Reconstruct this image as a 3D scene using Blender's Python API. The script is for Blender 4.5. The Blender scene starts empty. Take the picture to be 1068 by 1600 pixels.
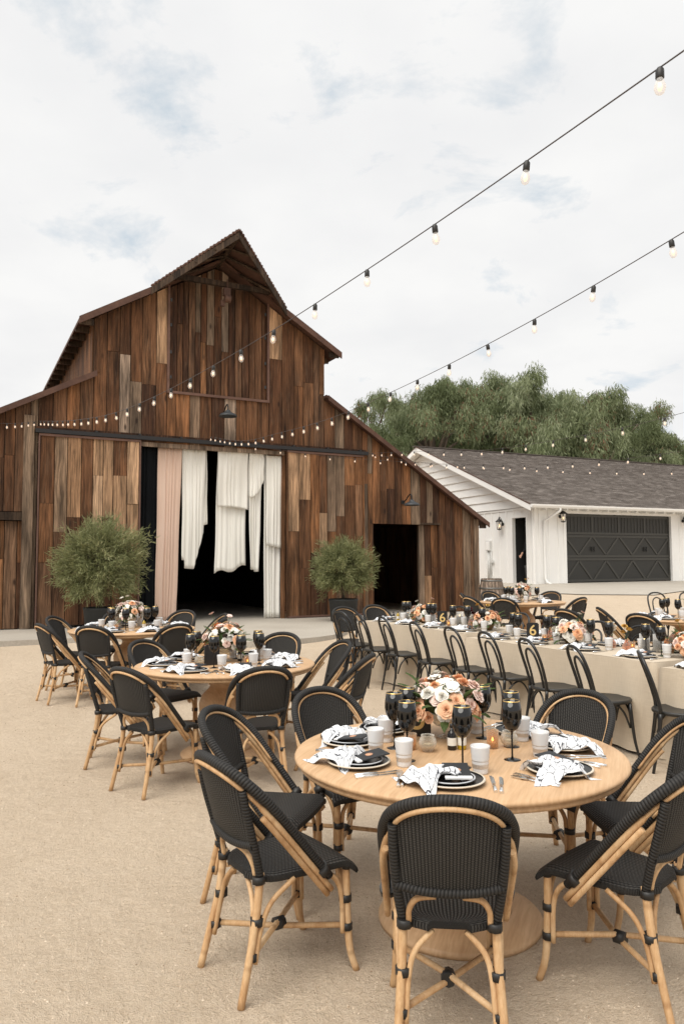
import bpy, math, random
import numpy as np
from mathutils import Vector, Matrix
R = math.radians
rnd = random.Random(7)
scene = bpy.context.scene
COL = scene.collection

# ------------------------------------------------------------------ camera, world, sun, exposure
cam_d = bpy.data.cameras.new('camera'); cam = bpy.data.objects.new('camera', cam_d); COL.objects.link(cam)
cam_d.sensor_fit = 'VERTICAL'; cam_d.sensor_height = 36.0; cam_d.lens = 36.0 * 1167 / 1600
cam_d.clip_start = 0.05; cam_d.clip_end = 3000
_p, _r = R(3.82), R(-0.274)
_fw = Vector((0, math.cos(_p), math.sin(_p))); _up = Vector((0, -math.sin(_p), math.cos(_p))); _rt = Vector((1, 0, 0))
_rt2 = _rt * math.cos(_r) + _up * math.sin(_r); _up2 = _up * math.cos(_r) - _rt * math.sin(_r)
cam.matrix_world = Matrix(((_rt2.x, _up2.x, -_fw.x, 0), (_rt2.y, _up2.y, -_fw.y, 0), (_rt2.z, _up2.z, -_fw.z, 1.65), (0, 0, 0, 1)))
cam_d.dof.use_dof = True; cam_d.dof.focus_distance = 4.6; cam_d.dof.aperture_fstop = 7.0
scene.camera = cam

SUN_EL, SUN_AZ = R(58), R(215)          # azimuth measured clockwise from +Y: behind the camera, a little left
world = bpy.data.worlds.new('World'); scene.world = world; world.use_nodes = True
wt = world.node_tree; wt.nodes.clear()
def wn(t, **k):
    n = wt.nodes.new(t)
    for a, b in k.items(): setattr(n, a, b)
    return n
w_out = wn('ShaderNodeOutputWorld'); w_bg = wn('ShaderNodeBackground'); w_bg.inputs[1].default_value = 0.10
sky = wn('ShaderNodeTexSky', sky_type='NISHITA'); sky.sun_disc = False; sky.sun_elevation = SUN_EL; sky.sun_rotation = SUN_AZ
tc = wn('ShaderNodeTexCoord'); sep = wn('ShaderNodeSeparateXYZ'); wt.links.new(tc.outputs['Generated'], sep.inputs[0])
mz = wn('ShaderNodeMath', operation='MAXIMUM'); wt.links.new(sep.outputs[2], mz.inputs[0]); mz.inputs[1].default_value = 0.0
az = wn('ShaderNodeMath', operation='ADD'); wt.links.new(mz.outputs[0], az.inputs[0]); az.inputs[1].default_value = 0.22
dv = wn('ShaderNodeVectorMath', operation='SCALE'); iv = wn('ShaderNodeMath', operation='DIVIDE'); iv.inputs[0].default_value = 1.0
wt.links.new(az.outputs[0], iv.inputs[1]); wt.links.new(tc.outputs['Generated'], dv.inputs[0]); wt.links.new(iv.outputs[0], dv.inputs['Scale'])
mp = wn('ShaderNodeMapping'); wt.links.new(dv.outputs[0], mp.inputs[0]); mp.inputs['Location'].default_value = (5.2, 4.4, 0); mp.inputs['Scale'].default_value = (1.0, 1.0, 0.6)
cn = wn('ShaderNodeTexNoise'); cn.inputs['Scale'].default_value = 3.0; cn.inputs['Detail'].default_value = 9; cn.inputs['Roughness'].default_value = 0.62; cn.inputs['Distortion'].default_value = 0.35
wt.links.new(mp.outputs[0], cn.inputs['Vector'])
cr = wn('ShaderNodeValToRGB'); cr.color_ramp.elements[0].position = 0.27; cr.color_ramp.elements[0].color = (0, 0, 0, 1); cr.color_ramp.elements[1].position = 0.42; cr.color_ramp.elements[1].color = (1, 1, 1, 1)
wt.links.new(cn.outputs[0], cr.inputs[0])
cn2 = wn('ShaderNodeTexNoise'); cn2.inputs['Scale'].default_value = 2.6; cn2.inputs['Detail'].default_value = 7; wt.links.new(mp.outputs[0], cn2.inputs['Vector'])
cr2 = wn('ShaderNodeValToRGB'); cr2.color_ramp.elements[0].position = 0.3; cr2.color_ramp.elements[0].color = (6.5, 6.52, 6.58, 1); cr2.color_ramp.elements[1].position = 0.62; cr2.color_ramp.elements[1].color = (7.2, 7.18, 7.12, 1)
wt.links.new(cn2.outputs[0], cr2.inputs[0])
skb = wn('ShaderNodeMixRGB'); skb.blend_type = 'MIX'; skb.inputs[0].default_value = 0.8; wt.links.new(sky.outputs[0], skb.inputs[1]); skb.inputs[2].default_value = (5.1, 5.75, 6.15, 1)
cmx = wn('ShaderNodeMixRGB'); wt.links.new(cr.outputs[0], cmx.inputs[0]); wt.links.new(skb.outputs[0], cmx.inputs[1]); wt.links.new(cr2.outputs[0], cmx.inputs[2])
wt.links.new(cmx.outputs[0], w_bg.inputs[0]); wt.links.new(w_bg.outputs[0], w_out.inputs[0])
sun_d = bpy.data.lights.new('sun', 'SUN'); sun_d.energy = 2.6; sun_d.angle = R(50); sun_d.color = (1.0, 0.95, 0.87)
sun = bpy.data.objects.new('sun', sun_d); COL.objects.link(sun)
_sd = Vector((math.sin(SUN_AZ) * math.cos(SUN_EL), math.cos(SUN_AZ) * math.cos(SUN_EL), math.sin(SUN_EL)))
sun.rotation_euler = _sd.to_track_quat('Z', 'Y').to_euler(); sun.location = _sd * 30
vs = scene.view_settings; vs.view_transform = 'Standard'; vs.look = 'None'; vs.exposure = 0.40; vs.gamma = 1.0
scene.cycles.max_bounces = 8; scene.cycles.transparent_max_bounces = 16

# ------------------------------------------------------------------ helpers
class MB:
    """collects faces for one mesh object"""
    def __init__(s): s.v = []; s.f = []; s.uv = []; s.sm = []; s.mi = []; s.cur = 0
    def face(s, idx, uvs=None, smooth=False):
        s.f.append(tuple(idx)); s.uv.append(uvs if uvs else [(0, 0)] * len(idx)); s.sm.append(smooth); s.mi.append(s.cur)
    def add(s, pts):
        b = len(s.v); s.v.extend([tuple(p) for p in pts]); return b
    def box(s, c, size, rot=None):
        hx, hy, hz = size[0] / 2, size[1] / 2, size[2] / 2
        P = [Vector((x, y, z)) for z in (-hz, hz) for y in (-hy, hy) for x in (-hx, hx)]
        if rot is not None: P = [rot @ p for p in P]
        return s.hexa([p + Vector(c) for p in P])
    def hexa(s, P):      # order: z0(y0x0,y0x1,y1x0,y1x1), z1(...)
        b = s.add(P)
        for q in ((0, 2, 3, 1), (4, 5, 7, 6), (0, 1, 5, 4), (2, 6, 7, 3), (0, 4, 6, 2), (1, 3, 7, 5)): s.face([b + i for i in q])
        return s
    def prism(s, poly, axis, a, b):
        """extrude 2-D polygon along axis ('y': poly=(x,z)); ('z': poly=(x,y)); ('x': poly=(y,z))"""
        def P(p, t):
            return (p[0], t, p[1]) if axis == 'y' else ((p[0], p[1], t) if axis == 'z' else (t, p[0], p[1]))
        n = len(poly); b0 = s.add([P(p, a) for p in poly]); b1 = s.add([P(p, b) for p in poly])
        s.face([b0 + i for i in range(n)]); s.face([b1 + i for i in reversed(range(n))])
        for i in range(n):
            j = (i + 1) % n; s.face([b0 + i, b1 + i, b1 + j, b0 + j])
        return s
    def tube(s, pts, r, n=8, cap=True, smooth=True):
        pts = [Vector(p) for p in pts]; N = len(pts)
        rs = r if isinstance(r, (list, tuple)) else [r] * N
        t0 = (pts[1] - pts[0]).normalized()
        a = Vector((0, 0, 1)) if abs(t0.z) < 0.9 else Vector((1, 0, 0))
        u = t0.cross(a).normalized(); L = 0; rings = []; pt = t0; lens = []
        for i in range(N):
            t = (pts[min(i + 1, N - 1)] - pts[max(i - 1, 0)])
            t = t.normalized() if t.length > 1e-9 else pt
            ax = pt.cross(t)
            if ax.length > 1e-7: u = Matrix.Rotation(pt.angle(t), 3, ax.normalized()) @ u
            u = (u - t * u.dot(t)).normalized(); w = t.cross(u); pt = t
            if i: L += (pts[i] - pts[i - 1]).length
            lens.append(L)
            rings.append(s.add([pts[i] + (u * math.cos(2 * math.pi * k / n) + w * math.sin(2 * math.pi * k / n)) * rs[i] for k in range(n)]))
        for i in range(N - 1):
            for k in range(n):
                j = (k + 1) % n
                s.face([rings[i] + k, rings[i] + j, rings[i + 1] + j, rings[i + 1] + k],
                       [(k / n, lens[i]), ((k + 1) / n, lens[i]), ((k + 1) / n, lens[i + 1]), (k / n, lens[i + 1])], smooth)
        if cap:
            s.face([rings[0] + k for k in reversed(range(n))]); s.face([rings[-1] + k for k in range(n)])
        return s
    def lathe(s, prof, n=20, c=(0, 0, 0), flute=0, famp=0.0, smooth=True, cap=True):
        rings = []
        for (r, z) in prof:
            ring = []
            for k in range(n):
                a = 2 * math.pi * k / n; rr = r * (1 + famp * (math.cos(flute * a) if flute else 0))
                ring.append((c[0] + rr * math.cos(a), c[1] + rr * math.sin(a), c[2] + z))
            rings.append(s.add(ring))
        for i in range(len(prof) - 1):
            for k in range(n):
                j = (k + 1) % n; s.face([rings[i] + k, rings[i] + j, rings[i + 1] + j, rings[i + 1] + k], None, smooth)
        if cap:
            if prof[0][0] > 1e-6: s.face([rings[0] + k for k in reversed(range(n))])
            if prof[-1][0] > 1e-6: s.face([rings[-1] + k for k in range(n)])
        return s
    def grid(s, fn, nu, nv, smooth=True, flip=False, closed_u=False):
        b = s.add([fn(i / nu, j / nv) for j in range(nv + 1) for i in range(nu + 1)])
        for j in range(nv):
            for i in range(nu):
                q = [b + j * (nu + 1) + i, b + j * (nu + 1) + i + 1, b + (j + 1) * (nu + 1) + i + 1, b + (j + 1) * (nu + 1) + i]
                uv = [(i / nu, j / nv), ((i + 1) / nu, j / nv), ((i + 1) / nu, (j + 1) / nv), (i / nu, (j + 1) / nv)]
                if flip: q.reverse(); uv.reverse()
                s.face(q, uv, smooth)
        return s
    def mesh(s, name, mats):
        me = bpy.data.meshes.new(name); me.from_pydata(s.v, [], s.f)
        ul = me.uv_layers.new(name='UVMap'); flat = [c for f in s.uv for uv in f for c in uv]
        ul.data.foreach_set('uv', flat)
        me.polygons.foreach_set('use_smooth', s.sm)
        for m in (mats if isinstance(mats, (list, tuple)) else [mats]): me.materials.append(m)
        if any(s.mi): me.polygons.foreach_set('material_index', s.mi)
        me.validate(); me.update(); return me
    def build(s, name, mat, parent=None, loc=None, rz=None):
        return link(name, s.mesh(name, mat), parent, loc, rz)

def link(name, me, parent=None, loc=None, rz=None, rot=None, scale=None):
    o = bpy.data.objects.new(name, me); COL.objects.link(o)
    if parent is not None: o.parent = parent
    if loc is not None: o.location = loc
    if rz is not None: o.rotation_euler = (0, 0, rz)
    if rot is not None: o.rotation_euler = rot
    if scale is not None: o.scale = (scale,) * 3 if isinstance(scale, (int, float)) else scale
    return o
def tag(o, label=None, cat=None, group=None, kind=None):
    if label: o['label'] = label
    if cat: o['category'] = cat
    if group: o['group'] = group
    if kind: o['kind'] = kind
    return o
def empty(name, loc=(0, 0, 0), rz=0.0):
    o = bpy.data.objects.new(name, None); COL.objects.link(o); o.location = loc; o.rotation_euler = (0, 0, rz); o.empty_display_size = 0.1; return o
KIDS = {}
def copy_tree(o, parent=None):
    c = o.copy(); COL.objects.link(c); c.parent = parent
    for ch in o.children: copy_tree(ch, c)
    return c
def spline(pts, n=6):
    P = [Vector(p) for p in pts]; Q = [P[0] * 2 - P[1]] + P + [P[-1] * 2 - P[-2]]; out = []
    for i in range(1, len(Q) - 2):
        for k in range(n):
            t = k / n; a, b, c, d = Q[i - 1], Q[i], Q[i + 1], Q[i + 2]
            out.append(0.5 * ((2 * b) + (c - a) * t + (2 * a - 5 * b + 4 * c - d) * t * t + (3 * b - a - 3 * c + d) * t ** 3))
    out.append(P[-1]); return out
def ss(t): t = max(0.0, min(1.0, t)); return t * t * (3 - 2 * t)
def G(x, y):
    """ground height"""
    b = min(0.25, 0.02 * math.log1p(math.exp(min(40, y - 5.5)))) if y < 60 else 0.25
    return b + 0.56 * ss((y - 15.0) / 8.2) * ss((x - 3.5) / 2.6)

# ------------------------------------------------------------------ materials
def mat(name, col=(0.5, 0.5, 0.5), rough=0.6, metal=0.0, spec=0.5, **k):
    m = bpy.data.materials.new(name); m.use_nodes = True; b = m.node_tree.nodes['Principled BSDF']
    b.inputs['Base Color'].default_value = (*col, 1); b.inputs['Roughness'].default_value = rough
    b.inputs['Metallic'].default_value = metal; b.inputs['Specular IOR Level'].default_value = spec
    for a, v in k.items(): b.inputs[a].default_value = v
    return m
class N:
    """small node-graph writer"""
    def __init__(s, m): s.m = m; s.t = m.node_tree; s.b = s.t.nodes['Principled BSDF']
    def n(s, typ, ins=None, **k):
        x = s.t.nodes.new(typ)
        for a, v in k.items(): setattr(x, a, v)
        for a, v in (ins or {}).items():
            if isinstance(v, bpy.types.NodeSocket): s.t.links.new(v, x.inputs[a])
            else: x.inputs[a].default_value = v
        return x
    def l(s, a, b): s.t.links.new(a, b)
    def obj(s): return s.n('ShaderNodeTexCoord').outputs['Object']
    def uv(s): return s.n('ShaderNodeTexCoord').outputs['UV']
    def rand(s): return s.n('ShaderNodeObjectInfo').outputs['Random']
    def mapv(s, v, sc=(1, 1, 1), loc=None):
        x = s.n('ShaderNodeMapping', {'Vector': v, 'Scale': sc})
        if loc is not None:
            if isinstance(loc, bpy.types.NodeSocket): s.l(loc, x.inputs['Location'])
            else: x.inputs['Location'].default_value = loc
        return x.outputs[0]
    def noise(s, v, sc, det=3, ro=0.55, dis=0.0): return s.n('ShaderNodeTexNoise', {'Vector': v, 'Scale': sc, 'Detail': det, 'Roughness': ro, 'Distortion': dis}).outputs[0]
    def math(s, op, a, b=0.0, c=None, clamp=False):
        d = {0: a, 1: b}
        if c is not None: d[2] = c
        return s.n('ShaderNodeMath', d, operation=op, use_clamp=clamp).outputs[0]
    def ramp(s, f, stops, interp='LINEAR'):
        x = s.n('ShaderNodeValToRGB', {0: f}); e = x.color_ramp; e.interpolation = interp
        while len(e.elements) < len(stops): e.elements.new(0.5)
        for i, (p, c) in enumerate(stops):
            e.elements[i].position = p; e.elements[i].color = (*c, 1) if len(c) == 3 else c
        return x.outputs[0]
    def mix(s, f, a, b, bt='MIX'):
        d = {0: f}
        x = s.n('ShaderNodeMixRGB', {0: f}, blend_type=bt)
        for i, v in ((1, a), (2, b)):
            if isinstance(v, bpy.types.NodeSocket): s.l(v, x.inputs[i])
            else: x.inputs[i].default_value = (*v, 1) if len(v) == 3 else v
        return x.outputs[0]
    def col(s, c): s.l(c, s.b.inputs['Base Color']); return s
    def rough(s, c): s.l(c, s.b.inputs['Roughness']); return s
    def bump(s, h, st=0.3, d=0.01):
        x = s.n('ShaderNodeBump', {'Height': h, 'Strength': st, 'Distance': d}); s.l(x.outputs[0], s.b.inputs['Normal']); return s
g3 = lambda v: (v, v, v)

def plank_mat(name, stops, grainc=0.55):
    m = mat(name, rough=0.82, spec=0.25); q = N(m); o = q.obj(); r = q.rand()
    off = q.n('ShaderNodeCombineXYZ', {0: q.math('MULTIPLY', r, 37.0), 1: 0.0, 2: q.math('MULTIPLY', r, 91.0)}).outputs[0]
    vg = q.mapv(o, (17, 17, 0.75), off); wob = q.noise(q.mapv(o, (2.5, 2.5, 0.7), off), 1.0, 2)
    vg2 = q.n('ShaderNodeVectorMath', {0: vg, 1: q.n('ShaderNodeVectorMath', {0: q.n('ShaderNodeCombineXYZ', {0: wob}).outputs[0], 'Scale': 3.0}, operation='SCALE').outputs[0]}, operation='ADD').outputs[0]
    grain = q.noise(vg2, 1.6, 5, 0.68)
    blot = q.noise(q.mapv(o, (3.5, 3.5, 0.55), off), 1.0, 4, 0.6)
    vor = q.n('ShaderNodeTexVoronoi', {'Vector': q.mapv(o, (4.2, 0.01, 1.5), off), 'Scale': 1.0, 'Randomness': 1.0})
    kn = q.ramp(vor.outputs['Distance'], [(0.06, g3(0.0)), (0.16, g3(1.0))])
    kgate = q.ramp(q.n('ShaderNodeSeparateColor', {0: vor.outputs['Color']}).outputs[0], [(0.55, g3(1)), (0.58, g3(0))])
    knot = q.math('MAXIMUM', kn, kgate)
    base = q.ramp(r, stops, 'LINEAR')
    c1 = q.mix(1.0, base, q.ramp(grain, [(0.32, g3(0.30)), (0.5, g3(0.9)), (0.68, g3(1.6))]), 'MULTIPLY')
    c2 = q.mix(1.0, c1, q.ramp(blot, [(0.34, g3(0.42)), (0.5, g3(0.95)), (0.68, g3(1.55))]), 'MULTIPLY')
    c3 = q.mix(q.ramp(knot, [(0, g3(0.85)), (1, g3(0))]), c2, (0.018, 0.009, 0.006))
    # weathered bleach
    gr = q.noise(q.mapv(o, (9, 9, 1.1), off), 2.0, 3); c4 = q.mix(q.ramp(gr, [(0.57, g3(0)), (0.8, g3(0.34))]), c3, (0.21, 0.145, 0.095))
    q.col(c4); q.bump(grain, 0.65, 0.014)
    return m
DK = (0.064, 0.029, 0.014); MB_ = (0.118, 0.054, 0.025); OR = (0.215, 0.096, 0.040); LT = (0.38, 0.23, 0.13); GY = (0.20, 0.140, 0.095)
m_plank = plank_mat('barn_plank', [(0.0, DK), (0.25, MB_), (0.5, (0.142, 0.066, 0.031)), (0.74, OR), (0.88, (0.15, 0.075, 0.038)), (0.955, GY), (1.0, (0.26, 0.165, 0.1))])
m_plank_dk = plank_mat('barn_plank_dark', [(0.0, (0.048, 0.022, 0.012)), (0.4, (0.085, 0.038, 0.018)), (0.75, (0.115, 0.054, 0.026)), (0.93, (0.15, 0.085, 0.05)), (1.0, (0.25, 0.17, 0.11))])
m_plank_mix = plank_mat('door_plank', [(0.0, MB_), (0.3, OR), (0.55, (0.21, 0.1, 0.045)), (0.75, LT), (0.9, GY), (1.0, (0.38, 0.24, 0.15))])
m_plank_lt = plank_mat('light_plank', [(0.0, (0.27, 0.165, 0.095)), (0.5, LT), (1.0, (0.43, 0.285, 0.18))])
m_plank_gy = plank_mat('grey_plank', [(0.0, (0.13, 0.09, 0.06)), (0.5, GY), (1.0, (0.27, 0.2, 0.15))])
m_beam = plank_mat('dark_beam', [(0.0, (0.04, 0.025, 0.016)), (1.0, (0.085, 0.055, 0.035))])
m_black_in = mat('barn_interior', (0.012, 0.010, 0.009), 0.9, spec=0.1)  # near-black albedo carries the shade inside, darker than bare wood

def m_rust(name, c0, c1, ro=0.7):
    m = mat(name, rough=ro, metal=0.0, spec=0.35); q = N(m); n = q.noise(q.obj(), 3.0, 6, 0.65); q.col(q.ramp(n, [(0.3, c0), (0.7, c1)])); q.bump(n, 0.25, 0.005); return m
m_roof = m_rust('rusty_roof', (0.055, 0.026, 0.018), (0.12, 0.062, 0.042))
m_trim = m_rust('rusty_trim', (0.095, 0.05, 0.036), (0.165, 0.092, 0.068))
m_rail = mat('track_steel', (0.025, 0.024, 0.025), 0.55, 0.4)
m_lampm = m_rust('lamp_metal', (0.030, 0.034, 0.038), (0.065, 0.07, 0.075), 0.45)

def m_conc():
    m = mat('concrete', rough=0.85, spec=0.3); q = N(m); p = q.n('ShaderNodeNewGeometry').outputs['Position']
    a = q.noise(p, 0.8, 5); b = q.noise(p, 30, 3); q.col(q.mix(0.35, q.ramp(a, [(0.3, (0.36, 0.32, 0.27)), (0.7, (0.47, 0.43, 0.37))]), q.ramp(b, [(0.3, (0.28, 0.25, 0.21)), (0.7, (0.52, 0.48, 0.42))])))
    q.bump(b, 0.15, 0.004); return m
m_concrete = m_conc()
def m_grnd():
    m = mat('decomposed_granite', rough=0.95, spec=0.15); q = N(m); p = q.n('ShaderNodeNewGeometry').outputs['Position']
    big = q.noise(p, 0.45, 4, 0.6); mid = q.noise(p, 4.2, 7, 0.7); fine = q.noise(p, 110, 4, 0.75); dent = q.noise(p, 8.0, 4, 0.6); vor = q.n('ShaderNodeTexVoronoi', {'Vector': p, 'Scale': 190.0})
    st = q.n('ShaderNodeSeparateColor', {0: vor.outputs['Color']}).outputs[0]
    c = q.ramp(big, [(0.3, (0.595, 0.475, 0.35)), (0.55, (0.675, 0.55, 0.415)), (0.75, (0.72, 0.595, 0.465))])
    c = q.mix(0.55, c, q.ramp(mid, [(0.3, (0.50, 0.385, 0.27)), (0.5, (0.67, 0.545, 0.405)), (0.72, (0.80, 0.68, 0.54))]))
    sw = q.noise(q.mapv(p, (1.0, 0.55, 1.0)), 1.3, 5, 0.62, 0.6); c = q.mix(1.0, c, q.ramp(sw, [(0.34, (0.86, 0.835, 0.80)), (0.5, (0.99, 0.985, 0.98)), (0.66, (1.07, 1.07, 1.07))]), 'MULTIPLY'); gr = q.noise(p, 34, 6, 0.72); c = q.mix(0.42, c, q.ramp(gr, [(0.3, (0.40, 0.305, 0.205)), (0.5, (0.67, 0.545, 0.41)), (0.68, (0.88, 0.77, 0.63))]))
    c = q.mix(0.4, c, q.ramp(fine, [(0.3, (0.42, 0.32, 0.22)), (0.5, (0.67, 0.545, 0.41)), (0.72, (0.88, 0.77, 0.63))]))
    c = q.mix(0.22, c, q.ramp(st, [(0.0, (0.27, 0.18, 0.11)), (0.3, (0.5, 0.37, 0.24)), (0.85, (0.62, 0.51, 0.39)), (1.0, (0.74, 0.64, 0.52))]))
    q.col(c); h = q.math('ADD', q.math('MULTIPLY', fine, 0.9), q.math('ADD', q.math('MULTIPLY', vor.outputs['Distance'], 0.6), q.math('ADD', q.math('MULTIPLY', mid, 1.8), q.math('ADD', q.math('MULTIPLY', gr, 1.2), q.math('MULTIPLY', dent, 3.4))))); q.bump(h, 0.9, 0.014); return m
m_ground = m_grnd()
def m_peb():
    m = mat('gravel', rough=0.9, spec=0.2); q = N(m); a = q.n('ShaderNodeAttribute', attribute_name='tone').outputs['Fac']
    q.col(q.ramp(a, [(0.0, (0.30, 0.215, 0.14)), (0.3, (0.56, 0.44, 0.32)), (0.8, (0.68, 0.555, 0.425)), (1.0, (0.74, 0.63, 0.5))])); return m
m_gravel = m_peb()

def m_cane():
    m = mat('rattan_cane', rough=0.52, spec=0.3); q = N(m); o = q.obj(); r = q.rand()
    off = q.n('ShaderNodeCombineXYZ', {0: q.math('MULTIPLY', r, 30.0), 1: q.math('MULTIPLY', r, 17.0)}).outputs[0]
    n = q.noise(q.mapv(o, (7, 7, 5), off), 1.5, 5, 0.65); f = q.noise(q.mapv(o, (70, 70, 12), off), 2.0, 4, 0.7)
    v = q.n('ShaderNodeSeparateXYZ', {0: q.uv()}).outputs[1]; per = q.math('FRACT', q.math('ADD', q.math('MULTIPLY', v, 3.1), r)); node = q.ramp(per, [(0.0, g3(1)), (0.025, g3(0.9)), (0.05, g3(0)), (0.97, g3(0)), (1.0, g3(1))])
    c = q.ramp(n, [(0.28, (0.38, 0.19, 0.075)), (0.5, (0.56, 0.345, 0.17)), (0.7, (0.69, 0.49, 0.285))]); c = q.mix(0.32, c, q.ramp(f, [(0.3, (0.30, 0.15, 0.06)), (0.7, (0.74, 0.54, 0.33))]))
    tone = q.ramp(r, [(0.0, (0.80, 0.76, 0.72)), (0.5, g3(1.0)), (1.0, (1.08, 1.1, 1.13))]); c = q.mix(1.0, c, tone, 'MULTIPLY')
    q.col(q.mix(q.math('MULTIPLY', node, 0.35), c, (0.24, 0.115, 0.045))); q.bump(f, 0.12, 0.002); return m
m_cane_ = m_cane()
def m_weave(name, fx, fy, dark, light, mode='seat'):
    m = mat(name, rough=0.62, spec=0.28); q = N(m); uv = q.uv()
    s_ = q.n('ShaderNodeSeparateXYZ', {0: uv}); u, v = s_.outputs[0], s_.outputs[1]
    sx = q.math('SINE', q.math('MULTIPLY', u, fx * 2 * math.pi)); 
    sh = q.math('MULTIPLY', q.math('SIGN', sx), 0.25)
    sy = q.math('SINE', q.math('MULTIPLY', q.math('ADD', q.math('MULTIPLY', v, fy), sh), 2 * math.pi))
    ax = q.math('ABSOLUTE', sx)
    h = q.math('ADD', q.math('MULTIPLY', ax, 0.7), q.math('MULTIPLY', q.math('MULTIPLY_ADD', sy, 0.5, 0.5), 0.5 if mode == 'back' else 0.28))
    q.col(q.ramp(h, [(0.34, dark), (0.8, light), (1.0, tuple(c * 1.25 for c in light))])); q.bump(h, 0.9, 0.004); return m  # rib highlights and shade in the gaps are put into the colour
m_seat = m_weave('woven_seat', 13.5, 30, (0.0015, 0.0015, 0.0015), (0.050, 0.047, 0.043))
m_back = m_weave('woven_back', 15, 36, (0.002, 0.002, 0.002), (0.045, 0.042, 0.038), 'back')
def m_wrapf():
    m = mat('black_wrap', rough=0.6, spec=0.3); q = N(m); s_ = q.n('ShaderNodeSeparateXYZ', {0: q.uv()})
    w = q.math('ABSOLUTE', q.math('SINE', q.math('MULTIPLY', q.math('MULTIPLY_ADD', s_.outputs[0], 0.012, s_.outputs[1]), math.pi / 0.0125)))
    q.col(q.ramp(w, [(0.1, (0.003, 0.003, 0.003)), (0.8, (0.029, 0.027, 0.025))])); q.bump(w, 0.8, 0.003); return m
m_wrap = m_wrapf()
m_bind = mat('black_binding', (0.016, 0.015, 0.014), 0.5)
m_bentw = mat('black_lacquer', (0.011, 0.011, 0.011), 0.33, spec=0.5)
m_bseat = mat('black_seat_ply', (0.020, 0.019, 0.017), 0.45, spec=0.5)

def m_tablew():
    m = mat('oak_table', rough=0.5, spec=0.35); q = N(m); o = q.obj(); r = q.rand()
    n = q.noise(q.mapv(o, (1.2, 14, 6)), 1.5, 5, 0.6); b = q.noise(o, 2.2, 4); f = q.noise(q.mapv(o, (7, 90, 30)), 1.0, 3)
    c = q.ramp(n, [(0.28, (0.40, 0.235, 0.115)), (0.5, (0.56, 0.36, 0.195)), (0.72, (0.66, 0.455, 0.275))]); c = q.mix(0.5, c, q.ramp(b, [(0.3, (0.44, 0.26, 0.135)), (0.7, (0.66, 0.44, 0.255))]))
    q.col(q.mix(0.25, c, q.ramp(f, [(0.3, (0.32, 0.18, 0.085)), (0.7, (0.72, 0.5, 0.31))]))); q.bump(f, 0.12, 0.003); q.rough(q.ramp(b, [(0.3, g3(0.42)), (0.7, g3(0.6))])); return m
m_table = m_tablew()
def m_linen():
    m = mat('linen', rough=0.9, spec=0.15); q = N(m); o = q.obj(); a = q.noise(q.mapv(o, (180, 180, 6)), 1.0, 2); b = q.noise(q.mapv(o, (6, 6, 200)), 1.0, 2); c = q.noise(o, 2.0, 4)
    k = q.math('ADD', q.math('MULTIPLY', a, 0.5), q.math('MULTIPLY', b, 0.5)); q.col(q.mix(0.5, q.ramp(k, [(0.3, (0.44, 0.36, 0.265)), (0.7, (0.62, 0.53, 0.41))]), q.ramp(c, [(0.3, (0.48, 0.395, 0.295)), (0.7, (0.585, 0.495, 0.385))]))); q.bump(k, 0.2, 0.002)
    q.b.inputs['Sheen Weight'].default_value = 0.1; return m
m_cloth = m_linen()
def m_drape(name, c0, c1):
    m = mat(name, rough=0.9, spec=0.1); q = N(m); o = q.obj(); n = q.noise(q.mapv(o, (1, 1, 0.4)), 1.6, 4); w = q.noise(q.mapv(o, (160, 160, 160)), 1.0, 2); q.col(q.ramp(n, [(0.3, c0), (0.7, c1)])); q.bump(w, 0.2, 0.002); return m
m_white_dr = m_drape('ivory_gauze', (0.76, 0.74, 0.68), (0.83, 0.815, 0.765))
m_blush_dr = m_drape('blush_gauze', (0.66, 0.475, 0.375), (0.73, 0.55, 0.45))
m_black_dr = m_drape('black_drape', (0.006, 0.007, 0.008), (0.011, 0.012, 0.014))
def m_napk():
    m = mat('printed_napkin', rough=0.9, spec=0.1); q = N(m); uv = q.uv(); r = q.rand()
    off = q.n('ShaderNodeCombineXYZ', {0: q.math('MULTIPLY', r, 20.0), 1: q.math('MULTIPLY', r, 11.0)}).outputs[0]
    v0 = q.mapv(uv, (5.5, 8.0, 1), off); ns = q.n('ShaderNodeTexNoise', {'Vector': v0, 'Scale': 1.2}).outputs['Color']; v = q.mix(0.35, v0, ns, 'ADD')
    e = q.n('ShaderNodeTexVoronoi', {'Vector': v, 'Scale': 0.9}, feature='DISTANCE_TO_EDGE').outputs[0]
    f = q.noise(v0, 4.0, 4); e2 = q.math('SUBTRACT', e, q.math('MULTIPLY', q.math('SUBTRACT', f, 0.5), 0.10))
    q.col(q.ramp(e2, [(0.0, (0.03, 0.03, 0.035)), (0.014, (0.07, 0.075, 0.09)), (0.036, (0.72, 0.73, 0.75)), (1.0, (0.83, 0.83, 0.83))])); return m
m_napkin = m_napk()
m_blackglass = mat('black_glass', (0.004, 0.004, 0.004), 0.06, spec=0.6)
m_gold = mat('gold', (0.75, 0.50, 0.19), 0.25, 1.0)
m_goldp = mat('gold_paint', (0.80, 0.58, 0.24), 0.4, 0.4)
m_plate_bk = mat('black_plate', (0.014, 0.014, 0.015), 0.3)
m_plate_rim = mat('cream_rim', (0.62, 0.55, 0.45), 0.45)
m_plate_gy = mat('grey_plate_glaze', (0.50, 0.51, 0.53), 0.35)
m_card = mat('charcoal_card', (0.018, 0.019, 0.021), 0.6)
m_paper = mat('white_paper', (0.76, 0.76, 0.76), 0.8)
m_seal = mat('copper_seal', (0.62, 0.33, 0.2), 0.5)
m_silver = mat('silver', (0.78, 0.77, 0.75), 0.22, 1.0)
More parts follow.
